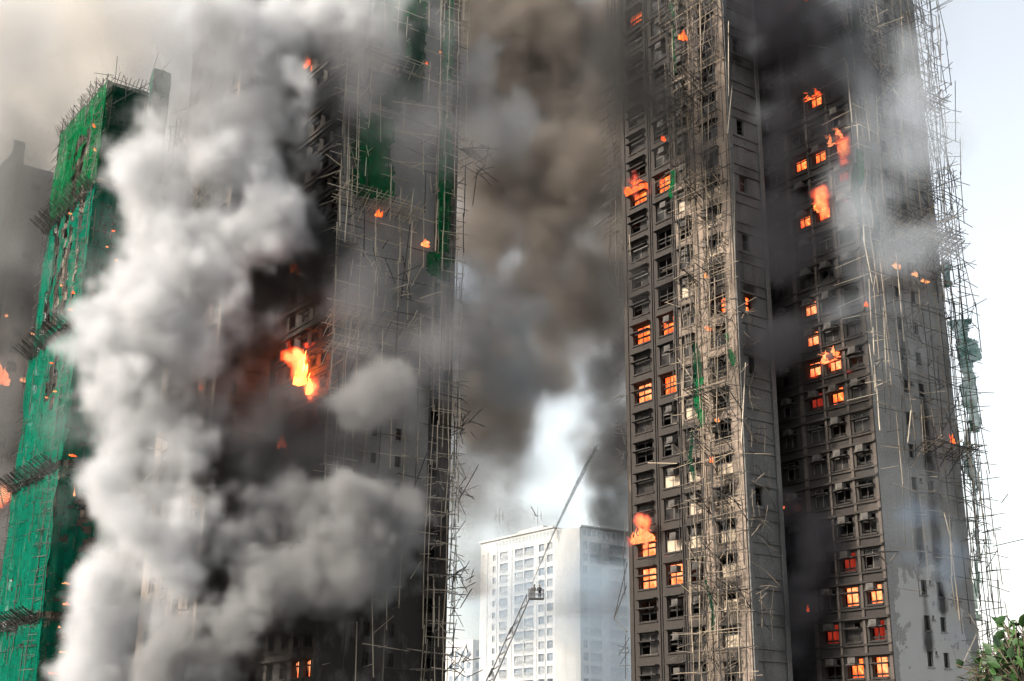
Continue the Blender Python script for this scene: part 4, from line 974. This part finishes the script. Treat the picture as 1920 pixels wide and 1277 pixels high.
L4 = ['flames flaring above a window high on the right tower, under its dark smoke', 'fire in the middle column high on the right tower, left of the flaring one', 'fire high on the right tower in the column nearest the dark recess', 'dim red window below the flaring one high on the right tower', 'flame curling over a middle-column window in the upper part of the right tower', 'fire left of the curling flame in the upper part of the right tower', 'small fire behind bars, highest of the mid-height cluster on the right tower', 'orange burning window below the small barred one on the right tower', 'burning window left of the big yellow one at mid-height of the right tower', 'big yellow fire with flames above it at mid-height of the right tower', 'burning window just below the big yellow one on the right tower', 'dim red window left of the lowest of the mid-height cluster on the right tower', 'dull red window, highest in the lower group on the right tower', 'broken burning window, left of a pair low on the right tower', 'bright burning window by the corner, right of a pair low on the right tower', 'dark red corner window between the two bright rows low on the right tower', 'tall burning window at the bottom of the right tower, left of two', 'brightest tall burning window at the bottom of the right tower by the corner', 'small flame in the smoke near the top of the dark recess on the right tower', 'fire at the very top edge of the photo on the right tower', 'dull red glow in smoke at the top, left side of the right tower', 'faint red window beside the recess low on the right tower']
for i, ((px, py, st), lab) in enumerate(zip(t4f, L4)):
    wfire(T4, 'L', C4, Z4, cell(T4, 'L', C4, Z4, px, py, .75), lab, 'fire_dim' if st == 'dim' else ('fire_hot' if i in (0, 6, 7, 8, 9, 13, 14, 17) else 'fire'), up={0: 1.9, 4: 1.8, 9: 1.5, 18: 1.2}.get(i, 0), group=g, seed=30+i, lean=(.3, 0))
L2 = ['left of two narrow burning windows at the bottom of the dark side left of centre', 'right of two narrow burning windows at the bottom of the dark side left of centre', 'flames in black smoke below the big fireball left of centre', 'upright red glow in smoke above the big fireball', 'small round red fire beside the bamboo, above and right of the red glow', 'faint red fire high in the smoke left of the bamboo grid']
for i, (px, py, st) in enumerate([(553, 1252, 'fire'), (572, 1247, 'fire'), (543, 840, 'fire'), (563, 512, 'dim'), (597, 506, 'fire'), (585, 112, 'dim')]):
    wfire(T2, 'L', C2L, Z2L, cell(T2, 'L', C2L, Z2L, px, py, .75), L2[i], 'fire_hot' if i < 2 else 'fire', up={2: 1.5, 3: 1.2, 5: 1.2}.get(i, 0), group=g, seed=60+i)
def flame(T, face, px, py, d, w, h, lab, mat='fire_hot', n=8, seed=0, cat='fire', lean=(0, 0), group=None, name='flame'):
    s, z = T.hit(face, px, py, d); V, Fc = tongues(n, w, h, seed, lean); p = T.world(face, s, d, z-h*.4); return place_fire(name, V, Fc, MAT[mat], p, lab, group, cat=cat)
def billow(lobes, seed):
    """rolling burning gas: a cluster of lumpy lobes"""
    rg = np.random.default_rng(seed); V = []; Fc = []
    for (x, y, z, r) in lobes:
        b = len(V); nu, nv = 18, 12; ph = rg.random(6)*6.28
        for i in range(nv+1):
            th = math.pi*i/nv
            for j in range(nu):
                a = 6.283*j/nu; k = 1+.16*math.sin(3*a+ph[0]+2*th)+.13*math.sin(5*th+ph[1]+a)+.09*math.sin(7*a-4*th+ph[2])+.06*math.sin(11*a+9*th+ph[3])
                V.append((x+r*k*math.sin(th)*math.cos(a), y+r*k*math.sin(th)*math.sin(a), z+r*k*math.cos(th)*1.15))
        for i in range(nv):
            for j in range(nu): Fc.append((b+i*nu+j, b+i*nu+(j+1) % nu, b+(i+1)*nu+(j+1) % nu, b+(i+1)*nu+j))
    return V, Fc
for px, py, lobes, lab in ((564, 692, [(0, 0, .5, .75), (0, .35, 1.2, .55), (0, -.3, -.4, .7), (-.4, .1, .2, .5), (0, -.75, -.9, .5)], 'big yellow fireball glowing through dark smoke left of centre'), (580, 722, [(0, 0, 0, .5), (0, -.1, -.6, .38)], 'lower lobe of the fireball, right below it')):
    s, z = T2.hit('L', px, py, 1.2); V, Fc = tongues(14, 2.0 if px < 570 else 1.2, 3.6 if px < 570 else 1.9, px, (0, -.1)); V = [(a*.5, b, c-(1.6 if px < 570 else .9)) for a, b, c in V]; place_fire('fireball', V, Fc, MAT['ball'], T2.world('L', s, 1.2, z), lab)
flame(T0, 'R', 4, 700, 1.2, 2.6, 4, 'orange fire glowing dimly through smoke at the left edge', 'fire_hot', 8, 77)
ge = 'burning bamboo and net'
for i, (T, f, px, py, w, h, lab, mt) in enumerate([
    (T2, 'R', 797, 455, .9, 1.0, 'small fire on the bamboo grid above the small green net left of centre', 'fire_hot'), (T2, 'R', 710, 399, .7, .9, 'small fire on the tilted bamboo platform below the large green net', 'fire'),
    (T2, 'R', 826, 97, .3, .4, 'spark on the bamboo near the top of the grid left of centre', 'ember'), (T2, 'R', 800, 118, .4, .4, 'spark on the upper bamboo platform left of centre', 'fire'),
    (T0, 'R', 12, 925, 3.0, 2.6, 'burning bundle of bamboo at the left edge', 'fire_hot'), (T0, 'R', 12, 591, .5, .6, 'ember high in the smoke at the left edge', 'ember'), (T0, 'R', 42, 712, .9, .7, 'ember on the bent bamboo above the left burning bundle', 'ember'), (T0, 'R', 60, 625, .6, .6, 'ember on the far scaffold just left of the netted tower', 'ember'),
    (TB, 'L', 377, 725, .4, .9, 'lone small flame at the sunlit corner of the beige tower', 'fire'),
    (T3, 'L', 1280, 68, .9, .8, 'small fire in the bamboo at the top of the brown tower', 'fire'), (T3, 'L', 1243, 258, .5, .8, 'small flame on a pole left of the bamboo in the upper brown tower', 'fire'), (T3, 'L', 1323, 515, .35, .6, 'tiny flame in the bamboo above the half-burning window', 'ember'), (T3, 'L', 1328, 614, .6, .5, 'tiny flame in the bamboo just below the half-burning window', 'fire_hot'), (T3, 'L', 1345, 787, .5, .4, 'tiny flame in the bamboo tangle at mid-height of the brown tower', 'ember'), (T3, 'L', 1334, 862, .3, .6, 'tiny bright flame below the bamboo tangle on the brown tower', 'fire_hot'),
    (T4, 'R', 1683, 497, .9, .6, 'glowing net on the bamboo platform of the right tower, left of a row', 'ember'), (T4, 'R', 1716, 514, .6, .4, 'glowing net on the bamboo platform of the right tower, middle of a row', 'ember'), (T4, 'R', 1735, 526, .8, .4, 'glowing net on the bamboo platform of the right tower, right of a row', 'ember'), (T4, 'R', 1625, 568, .4, .7, 'small flame on the corner poles of the right tower', 'fire'), (T4, 'R', 1785, 820, .5, 1.2, 'faint flame near the right edge of the grey gable', 'fire'),
    (T4, 'L', 1463, 945, .7, 1.0, 'small fire in the dark recess between the two right towers', 'fire_hot'), (T4, 'L', 1515, 1140, .3, .7, 'speck of fire low in the dark recess between the two right towers', 'fire')]):
    flame(T, f, px, py, 1.3 if f == 'R' or T is T3 else .8, w, h, lab, mt, 6, 100+i, group=ge)
for i, (f, px, py, w, h, lab) in enumerate([('L', 176, 235, .5, .8, 'ember in the green net near its top left'), ('L', 178, 280, .5, .7, 'ember in the green net below the top one'), ('L', 132, 400, .6, .5, 'ember at the edge of the highest platform on the netted tower'), ('R', 213, 432, .6, .5, 'ember right of the netted tower beside the white smoke, upper one'), ('R', 200, 462, .6, .4, 'ember right of the netted tower beside the white smoke, second one'), ('R', 218, 487, .4, .6, 'ember right of the netted tower beside the white smoke, third one'),
    ('L', 138, 548, .5, .6, 'ember in the burnt-out strip of net, upper one'), ('L', 133, 580, .7, .6, 'ember in the burnt-out strip of net above the second platform'), ('L', 115, 535, .4, .5, 'ember among bare poles left in the burnt-out strip of net'), ('L', 97, 680, .6, .4, 'ember just under the second platform'), ('L', 105, 733, .8, .5, 'ember at the right foot of the hole below the second platform'), ('L', 88, 745, .6, .4, 'ember at the left foot of the hole below the second platform'),
    ('R', 136, 853, 1.2, .5, 'glowing debris on the third platform corner of the netted tower'), ('R', 140, 920, .35, 2.2, 'long thin flame line in the net below the third platform'), ('R', 125, 1093, 1.2, .4, 'glowing edge in the open bay above the lowest platform'), ('R', 126, 1132, 1.0, .5, 'glowing patch right above the lowest platform'), ('R', 112, 1175, .5, .5, 'glow right under the lowest platform'), ('R', 118, 1222, 1.4, .4, 'glowing ledge in the open bay under the lowest platform'), ('R', 100, 1262, 1.6, .4, 'glowing ledge at the bottom of the netted tower')]):
    flame(T1, f, px, py, 1.45 if f == 'L' else 1.4, w*.7, h*.7, lab, 'ember' if i % 3 else 'fire', 5, 140+i, group='embers on the netted tower', cat='ember', name='ember')

# ------------------------------------------------------------------ foliage at lower right
m_leaf, t, b = mat_base('leaf')
oi = t.nodes.new('ShaderNodeAttribute'); oi.attribute_name = 'v'
t.links.new(ramp(t, oi.outputs['Fac'], [(.0, (.010, .032, .006)), (.5, (.025, .075, .012)), (1, (.07, .13, .03))]), b.inputs['Base Color']); b.inputs['Roughness'].default_value = .6
m_bark = plain('bark', (.12, .09, .06), .9)
def leaf_plant(name, base, pts, n, L, W, lab, seed, droop=.3, spread=.3, r0=.05):
    rg = np.random.default_rng(seed); root = empty(name, base); tag(root, lab, 'tree' if name == 'tree' else 'plant')
    B = Bars(); V = []; Fc = []; at_v = []; top = np.array(pts[0])-base
    st = np.zeros(3); mid = np.array([top[0]*.6, top[1]*.6, top[2]*.55]); B.bar(st, mid, r0); B.bar(mid, top, r0*.7)
    for p in pts:
        q = np.array(p)-base; a = mid+(top-mid)*rg.random(); B.bar(a, q, r0*.35, bend=.05)
        for k in range(n):
            c = q+rg.normal(size=3)*spread; B.bar(q, c, .006)
            d = rg.normal(size=3); d[2] -= droop; d /= np.linalg.norm(d); sd_ = np.cross(d, rg.normal(size=3)); sd_ /= np.linalg.norm(sd_); nn = np.cross(d, sd_)
            l = L*(.6+.6*rg.random()); w = W*(.7+.5*rg.random()); b0 = len(V); c_ = rg.random()
            prof = [(0, .02), (.15, .55), (.38, 1.), (.62, .9), (.85, .45), (1, .02)]
            for (tt, ww) in prof:
                m = c+d*l*tt-nn*l*.25*tt*tt
                for sx_ in (-1, 0, 1): V.append(m+sd_*w*ww*.5*sx_+nn*abs(sx_)*w*.12); at_v.append(c_*(1 if sx_ else .6))
            for i in range(5):
                for j in range(2): x = b0+i*3+j; Fc.append((x, x+1, x+4, x+3))
    B.build('trunk', m_bark, root); mesh_obj('crown', V, Fc, m_leaf, root, attr={'v': at_v}, smooth=True)
bp_ = at(1990, 1500, 11.); bp_[2] = 0
leaf_plant('tree', bp_, [at(x, y, d) for x, y, d in [(1975, 1310, 11), (1915, 1262, 11.3), (1900, 1290, 10.8), (1925, 1245, 11), (1938, 1222, 11.2), (1918, 1285, 10.5), (1952, 1250, 11), (1898, 1280, 11), (1970, 1225, 11.5), (1925, 1300, 10.7), (1908, 1256, 11)]], 60, .105, .07, 'broad-leaved green tree poking into the bottom right corner', 5, spread=.13)
bb = at(1850, 1600, 24); bb[2] = 0
m_save = m_leaf
leaf_plant('bamboo_plant', bb, [at(x, y, 24) for x, y in [(1850, 1285), (1848, 1250), (1838, 1270), (1862, 1262), (1832, 1290), (1855, 1240)]], 40, .22, .022, 'feathery pale green bamboo left of the broad-leaved tree', 6, spread=.16, r0=.03)

# ------------------------------------------------------------------ smoke: voxel volumes shaped from puffs at their real depth
def smoke(name, puffs, vox, edge, dens, amp, color, cells=(8, 4, 2, 1), seed=0, aniso=0., sub=7, wa=None, emission=None, stretch=1., wisp=0.):
    """puffs: (px, py, radius in px, distance[, weight])"""
    rg = np.random.default_rng(seed); P = []
    for q in puffs:
        x, y, r, D = q[:4]; w = q[4] if len(q) > 4 else 1.; c = at(x, y, D); R = r*D/F*1.06
        P.append((*c, R*.88, w))
        for _ in range(sub):
            o = rg.normal(size=3); o /= np.linalg.norm(o); rr = R*(.25+.27*rg.random()); P.append((*(c+o*(R-rr)*(.85+.3*rg.random())), rr, w))
    P = np.array(P); pad = (.6 if emission else 2)+max(cells)*amp*1.3
    lo = (P[:, :3]-P[:, 3:4]).min(0)-pad; hi = (P[:, :3]+P[:, 3:4]).max(0)+pad; lo[2] = max(lo[2], .2)
    n = np.ceil((hi-lo)/vox).astype(int)+1; hi = lo+(n-1)*vox
    f = np.full(n, -9., np.float32); W = np.ones(n, np.float32); ax = [lo[i]+np.arange(n[i])*vox for i in range(3)]
    wc = 5.5; wa = wa or (2.2 if vox < 1.2 else 4.); wc = (1.2 if emission else 5.5) if vox < 1.2 else 12
    WX, WY, WZ = [((lattice(n, wc/vox, rg)-.5)*2*wa+(lattice(n, wc*.4/vox, rg)-.5)*wa).astype(np.float32) for _ in range(3)]; pad2 = pad+wa*1.5
    for x, y, z, r, w in P:
        sl_ = tuple(slice(np.searchsorted(a, c-r-pad2), np.searchsorted(a, c+r+pad2)) for c, a in zip((x, y, z), ax))
        X = ax[0][sl_[0]][:, None, None]-x+WX[sl_]; Y = ax[1][sl_[1]][None, :, None]-y+WY[sl_]; Z = ax[2][sl_[2]][None, None, :]-z+WZ[sl_]; Z = Z/stretch
        v = (r-np.sqrt(X*X+Y*Y+Z*Z)).astype(np.float32); g = f[sl_]; m = v > g; W[sl_] = np.where(m, w, W[sl_]); f[sl_] = np.maximum(g, v)
    d = np.zeros(n, np.float32)
    for c in cells: d += (np.abs(lattice(n, c/vox, rg)*2-1)*2-.95)*(c*.55+.9*c**.5)*amp
    if wisp:
        for c in (4, 2, 1, .6): d += (lattice((n[0], n[1], n[2]), c/vox, rg)*2-1)*wisp*c**.7
    d -= d.mean(); v = np.clip((f+d)/edge+.4, 0, 1)
    v = v*v*(3-2*v)*dens*W
    m = bpy.data.meshes.new(name); m.vertices.add(v.size); a = m.attributes.new('dens', 'FLOAT', 'POINT'); a.data.foreach_set('value', v.astype(np.float32).ravel())
    o = bpy.data.objects.new(name, m); COL.objects.link(o); o['kind'] = 'stuff'
    g = bpy.data.node_groups.new(name, 'GeometryNodeTree')
    g.interface.new_socket('Geometry', in_out='INPUT', socket_type='NodeSocketGeometry'); g.interface.new_socket('Geometry', in_out='OUTPUT', socket_type='NodeSocketGeometry')
    NN = g.nodes.new; L = g.links.new; gi = NN('NodeGroupInput'); go = NN('NodeGroupOutput'); vc = NN('GeometryNodeVolumeCube'); pos = NN('GeometryNodeInputPosition')
    def vm(op, a, b):
        q = NN('ShaderNodeVectorMath'); q.operation = op; L(a, q.inputs[0]); q.inputs[1].default_value = b; return q.outputs
    q = vm('SUBTRACT', pos.outputs[0], tuple(lo)); q = vm('MULTIPLY', q[0], (1/vox,)*3); q = vm('ADD', q[0], (.5, .5, .5)); fl = NN('ShaderNodeVectorMath'); fl.operation = 'FLOOR'; L(q[0], fl.inputs[0])
    q = vm('DOT_PRODUCT', fl.outputs[0], (float(n[1]*n[2]), float(n[2]), 1.))
    si = NN('GeometryNodeSampleIndex'); si.data_type = 'FLOAT'; na = NN('GeometryNodeInputNamedAttribute'); na.data_type = 'FLOAT'; na.inputs[0].default_value = 'dens'
    L(gi.outputs[0], si.inputs['Geometry']); L(na.outputs['Attribute'], si.inputs['Value']); L(q['Value'], si.inputs['Index']); L(si.outputs['Value'], vc.inputs['Density'])
    vc.inputs['Min'].default_value = tuple(lo); vc.inputs['Max'].default_value = tuple(hi)
    for k, c in enumerate('XYZ'): vc.inputs['Resolution '+c].default_value = int(n[k])
    mt = bpy.data.materials.new(name); mt.use_nodes = True; t = mt.node_tree; t.nodes.clear()
    pv = t.nodes.new('ShaderNodeVolumePrincipled'); mo = t.nodes.new('ShaderNodeOutputMaterial'); t.links.new(pv.outputs[0], mo.inputs['Volume'])
    pv.inputs['Color'].default_value = (*color, 1); pv.inputs['Density'].default_value = 1; pv.inputs['Anisotropy'].default_value = aniso
    if emission:      # burning gas: brightness follows density
        at_ = t.nodes.new('ShaderNodeAttribute'); at_.attribute_name = 'density'
        t.links.new(ramp(t, mathn(t, 'DIVIDE', at_.outputs['Fac'], dens), [(.08, (.7, .015, .004)), (.4, (1, .08, .015)), (.75, (1, .22, .05)), (1, (1, .5, .16))]), pv.inputs['Emission Color'])
        t.links.new(mathn(t, 'MULTIPLY', at_.outputs['Fac'], emission), pv.inputs['Emission Strength'])
    sm = NN('GeometryNodeSetMaterial'); sm.inputs['Material'].default_value = mt; L(vc.outputs[0], sm.inputs[0]); L(sm.outputs[0], go.inputs[0])
    o.modifiers.new('smoke', 'NODES').node_group = g
    print('SMOKE', name, n, v.size)
    return o
def dd(D, L): return [(a[0], a[1], a[2], D, *a[3:]) for a in L]
smoke('white_smoke', dd(119, [(215, 1290, 42), (225, 1200, 46), (232, 1110, 46), (238, 1020, 52), (235, 950, 48), (250, 880, 58), (265, 810, 72), (255, 740, 78), (250, 660, 88), (240, 580, 74), (255, 520, 70), (290, 450, 75), (300, 390, 60), (350, 430, 80), (350, 520, 108), (340, 620, 105), (330, 710, 70), (420, 450, 95), (470, 390, 85), (500, 450, 60), (480, 300, 70), (500, 220, 65), (500, 140, 55), (540, 90, 70), (600, 50, 70), (450, 70, 35), (660, 10, 60), (450, 540, 50), (290, 900, 45), (300, 1240, 40), (270, 1130, 45), (285, 1190, 42), (290, 1060, 35), (300, 980, 32), (290, 1010, 42), (380, 650, 60, .5), (400, 560, 60), (430, 130, 60, .7), (400, 200, 55, .7), (470, 180, 60), (530, 150, 55), (560, 20, 60), (430, 250, 70), (620, 90, 50, .6), (700, 60, 50, .3), (420, 30, 40, .5), (270, 350, 40, .6), (330, 320, 45, .7), (360, 750, 50, .35), (310, 800, 50), (300, 940, 36), (200, 620, 40), (380, 770, 40, .3), (400, 700, 50, .25), (440, 620, 50, .4), (250, 620, 80), (300, 560, 90), (290, 680, 80), (260, 760, 60), (230, 840, 50), (400, 360, 70), (430, 320, 70), (400, 560, 70), (240, 1240, 45), (250, 1170, 45), (270, 1060, 40)]), .45, 4.2, .75, .26, (.83, .835, .85), seed=1, sub=14, wisp=.9, cells=(8, 4, 2, 1, .5))
smoke('grey_smoke', dd(115, [(290, 1270, 55), (350, 1250, 65), (420, 1220, 75), (470, 1160, 68), (520, 1110, 66), (560, 1050, 74), (600, 1000, 84), (640, 960, 72), (690, 970, 62), (650, 1040, 74), (600, 1090, 56), (450, 1010, 62), (480, 960, 46), (540, 950, 55), (720, 1010, 38), (400, 1180, 48), (540, 1170, 46), (560, 1230, 25, .3), (590, 1010, 80), (500, 1070, 60), (430, 1150, 55), (550, 1120, 50), (470, 1080, 50), (745, 755, 34, .7), (715, 765, 25, .6)]), .45, 3.0, .85, .30, (.47, .47, .475), seed=2, sub=14, wisp=.6, cells=(8, 4, 2, 1, .5))
smoke('dark_smoke', dd(123, [(575, 60, 50), (555, 180, 65), (560, 280, 60), (550, 380, 70), (550, 480, 80), (530, 570, 80), (480, 640, 75, .7), (440, 740, 80, .6), (500, 760, 60, .6), (430, 840, 80, .8), (500, 860, 80), (450, 930, 60), (550, 880, 60), (420, 1060, 70), (560, 1190, 50), (480, 1230, 60), (520, 690, 70, .35), (560, 700, 55, .3), (590, 640, 50, .3), (575, 720, 40, .5), (540, 620, 60, .5), (580, 760, 35, .3), (430, 1000, 50), (590, 780, 40, .5)]), .8, 3.5, .6, .38, (.10, .096, .094), seed=3)
smoke('thin_smoke', dd(117, [(640, 770, 70), (700, 650, 80), (790, 620, 70), (650, 880, 60), (760, 880, 70, .5), (700, 1120, 60, .4), (700, 110, 110), (790, 150, 80), (850, 240, 90), (560, 760, 60), (470, 820, 60), (420, 120, 60), (420, 220, 60), (360, 290, 60), (330, 200, 40), (300, 260, 40), (410, 90, 50, 3.), (390, 160, 50, 3.), (420, 30, 40, 3.), (365, 110, 28, 2.), (350, 210, 45, 3.), (310, 290, 35, 2.), (240, 350, 50), (190, 470, 30), (160, 820, 45), (660, 580, 70), (520, 880, 50)]), 1.0, 5, .08, .5, (.44, .44, .45), seed=4, wisp=.8)
smoke('brown_smoke', dd(165, [(900, 40, 110), (1000, 20, 130), (1110, 60, 110), (880, 180, 110), (980, 170, 120), (1090, 200, 120), (1170, 150, 60), (960, 300, 110), (1060, 330, 120), (1150, 330, 90), (1030, 440, 110), (1120, 470, 100), (890, 480, 70), (960, 560, 100), (1060, 570, 100), (1140, 590, 80), (890, 620, 90), (950, 690, 90), (1030, 680, 60), (890, 760, 80), (960, 800, 55), (1140, 690, 50, .5), (880, 850, 50, .6), (985, 880, 30, .5), (1160, 800, 45), (1150, 870, 38), (1120, 780, 35, .6), (900, 800, 60, .8), (925, 860, 40, .5), (885, 920, 30, .35), (900, 330, 50, .3), (900, 410, 40, .3), (1020, 270, 110), (1080, 400, 100), (960, 420, 70, .6), (1060, 120, 110), (940, 110, 110), (1000, 520, 90), (1130, 530, 80), (1150, 430, 60), (1060, 640, 60, .8), (1150, 640, 40, .8), (900, 260, 80), (930, 350, 70, .5), (910, 430, 60, .6), (1000, 340, 80), (1080, 280, 100), (1130, 260, 90), (960, 470, 80), (920, 540, 70)]), 1.2, 5.5, .38, .34, (.36, .32, .285), cells=(20, 10, 5, 2.5, 1.3), seed=5, wa=3., wisp=.8)
smoke('far_brown_smoke', dd(225, [(900, 60, 110), (1010, 60, 120), (1120, 60, 110), (900, 220, 110), (1010, 220, 120), (1120, 220, 120), (930, 370, 90, .8), (1040, 370, 120), (1140, 380, 100), (1000, 500, 100), (1110, 500, 100), (940, 600, 80), (1040, 610, 70, .8), (1150, 600, 70), (1150, 450, 90, 1.4), (1170, 520, 70, 1.4), (1120, 430, 80, 1.3), (890, 740, 60, .8), (1160, 690, 40, .6), (930, 790, 45, .6)]), 2.2, 11, .13, .3, (.42, .375, .335), cells=(24, 12, 6, 3), seed=17, wisp=.6)
smoke('blue_grey_smoke', dd(128, [(930, 560, 55), (960, 610, 70), (920, 650, 70), (990, 660, 55), (900, 700, 60), (870, 560, 50), (880, 170, 70), (930, 230, 60), (890, 90, 50)]), .9, 3.5, .26, .42, (.42, .43, .445), seed=6, wisp=.6)
smoke('far_smoke', dd(215, [(20, 40, 150), (150, 30, 150), (300, 40, 130), (60, 180, 130), (200, 170, 130), (330, 170, 110), (40, 300, 100), (150, 300, 110), (280, 300, 100), (420, 60, 100), (60, 420, 100), (120, 470, 70), (60, 560, 90), (90, 650, 60), (500, 0, 120), (700, 0, 120)]), 2.4, 12, .12, .45, (.80, .765, .72), cells=(24, 12, 6, 3), seed=7)
smoke('left_dark_smoke', dd(180, [(20, 450, 50), (50, 420, 35), (20, 560, 50), (20, 680, 50), (5, 780, 50), (0, 880, 45), (55, 520, 35), (10, 340, 45), (40, 620, 40), (60, 370, 26), (-20, 1000, 50)])+dd(177, [(6, 690, 32, 2.4), (0, 730, 28, 2.2)]), 1.5, 6, .2, .4, (.34, .335, .33), cells=(14, 7, 3.5), seed=8)
smoke('recess_smoke', dd(102, [(1440, 90, 60), (1480, 40, 80), (1500, 150, 80), (1540, 70, 60), (1460, 220, 50), (1520, 240, 55), (1560, 140, 50), (1450, 400, 38), (1465, 500, 42), (1450, 320, 38), (1475, 600, 34), (1500, 480, 40, .6), (1570, 200, 40, .4)])+dd(109, [(1472, 690, 22), (1480, 780, 24), (1486, 870, 24), (1492, 960, 24), (1497, 1050, 24), (1502, 1140, 24), (1508, 1230, 24), (1465, 620, 24), (1482, 830, 26, 1.5), (1489, 920, 26, 1.5), (1495, 1010, 26, 1.5), (1500, 1100, 26, 1.5), (1505, 1190, 26, 1.5), (1490, 1260, 20)]), .8, 3, .45, .38, (.07, .07, .08), seed=9)
smoke('soot_smoke', dd(99, [(1190, 110, 50), (1220, 180, 60), (1235, 260, 50), (1190, 290, 40), (1215, 60, 40), (1200, 540, 34, .6), (1140, 180, 40, .5), (1165, 240, 35, .6)]), .8, 4, .38, .4, (.09, .088, .086), seed=10)
smoke('pale_smoke_high', dd(97, [(1650, 40, 55), (1690, 110, 55), (1690, 200, 50), (1660, 290, 45), (1640, 370, 40), (1650, 440, 35), (1610, 300, 30)]), .7, 3.5, .12, .5, (.75, .80, .86), seed=15)
smoke('pale_smoke', dd(97, [(1640, 50, 60), (1700, 110, 60), (1690, 210, 60), (1660, 300, 55), (1640, 390, 45), (1610, 450, 35), (1720, 30, 50), (1590, 120, 30, .5), (1760, 130, 50, .5), (1740, 300, 40, .5), (1720, 430, 50, .4), (1700, 640, 50, .25), (1740, 1010, 35, .3), (1590, 562, 14, 3.)]), .8, 4.5, .085, .4, (.55, .60, .66), seed=11)
smoke('blue_smoke', dd(100.5, [(1728, 985, 14), (1734, 1030, 12), (1736, 1060, 9), (1768, 990, 16), (1772, 1035, 15), (1770, 1070, 11), (1740, 1170, 8), (1772, 1180, 8)]), .35, 1.4, .3, .35, (.20, .27, .36), cells=(3, 1.5, .8), seed=16, wa=.8)
smoke('gap_smoke', dd(140, [(1172, 1110, 35), (1165, 1190, 40), (1170, 1270, 40), (1000, 1290, 30, .3)]), 1.5, 5, .06, .4, (.6, .6, .6), seed=12)

smoke('black_smoke', dd(135, [(1150, 690, 40, .5), (1165, 640, 40, .6), (1160, 580, 40, .5), (1150, 500, 45, .35), (1160, 740, 30, .7), (1155, 760, 26, .8), (1145, 800, 28), (1140, 850, 26), (1152, 895, 26), (1162, 940, 22), (1168, 975, 14)]), .9, 2.5, .35, .5, (.12, .11, .105), seed=13)
smoke('pale_gap_haze', dd(235, [(960, 1150, 110), (1080, 1120, 110), (1150, 1230, 90), (900, 1250, 90), (1020, 1250, 90)]), 4., 16, .095, .3, (.80, .90, .98), cells=(30, 15), seed=14, sub=3)
def gas(i, px, py, D, L, em=1.2, seed=0):
    D = math.hypot(FIRES[i].location.x, FIRES[i].location.y)-.7
    o = smoke('flame_gas', [(px+dx, py+dy, r*.62, D) for dx, dy, r in L], .13, 1.0, 2.2, .30, (.25, .2, .18), cells=(1.6, .8, .4), seed=seed, sub=6, wa=.42, emission=em, stretch=1.5, wisp=.25)
    o['kind'] = 'stuff'; f = FIRES[i]; o.parent = f
    o.matrix_parent_inverse = (Matrix.Translation(f.location) @ f.rotation_euler.to_matrix().to_4x4()).inverted()
fi = {o['label']: i for i, o in enumerate(FIRES)}
def fidx(txt): return [i for l, i in fi.items() if l.startswith(txt)][0]
gas(fidx('big yellow fireball'), 564, 690, 123.3, [(-6, -14, 12), (0, 0, 15), (6, 12, 13), (-10, -24, 8), (3, -22, 8)], 2.6, 1)
gas(fidx('lower lobe'), 580, 720, 123.3, [(0, 0, 9), (2, 8, 7)], 2.6, 2)
gas(fidx('fire bursting upward'), 1192, 362, 113, [(2, 4, 9), (8, 6, 7), (-3, -8, 7), (-7, -15, 4)], 1.0, 23)
gas(fidx('tall flame leaping'), 1213, 1008, 110.5, [(0, 0, 10), (4, 6, 10), (-3, -10, 6), (-6, 4, 6)], .9, 4)
gas(fidx('flames flaring above'), 1573, 272, 104, [(0, 0, 10), (5, 5, 9), (-3, -9, 6)], .9, 5)
gas(fidx('flame curling over'), 1544, 388, 105.5, [(0, 0, 10), (7, 4, 7), (-6, -6, 6)], .9, 6)
gas(fidx('big yellow fire with'), 1557, 668, 105, [(0, 0, 9), (8, 2, 8), (-6, -5, 5)], 1.1, 7)
gas(fidx('burning bundle of bamboo'), 12, 925, 185, [(0, 0, 14), (8, -4, 9), (-8, 3, 9)], 1.0, 8)
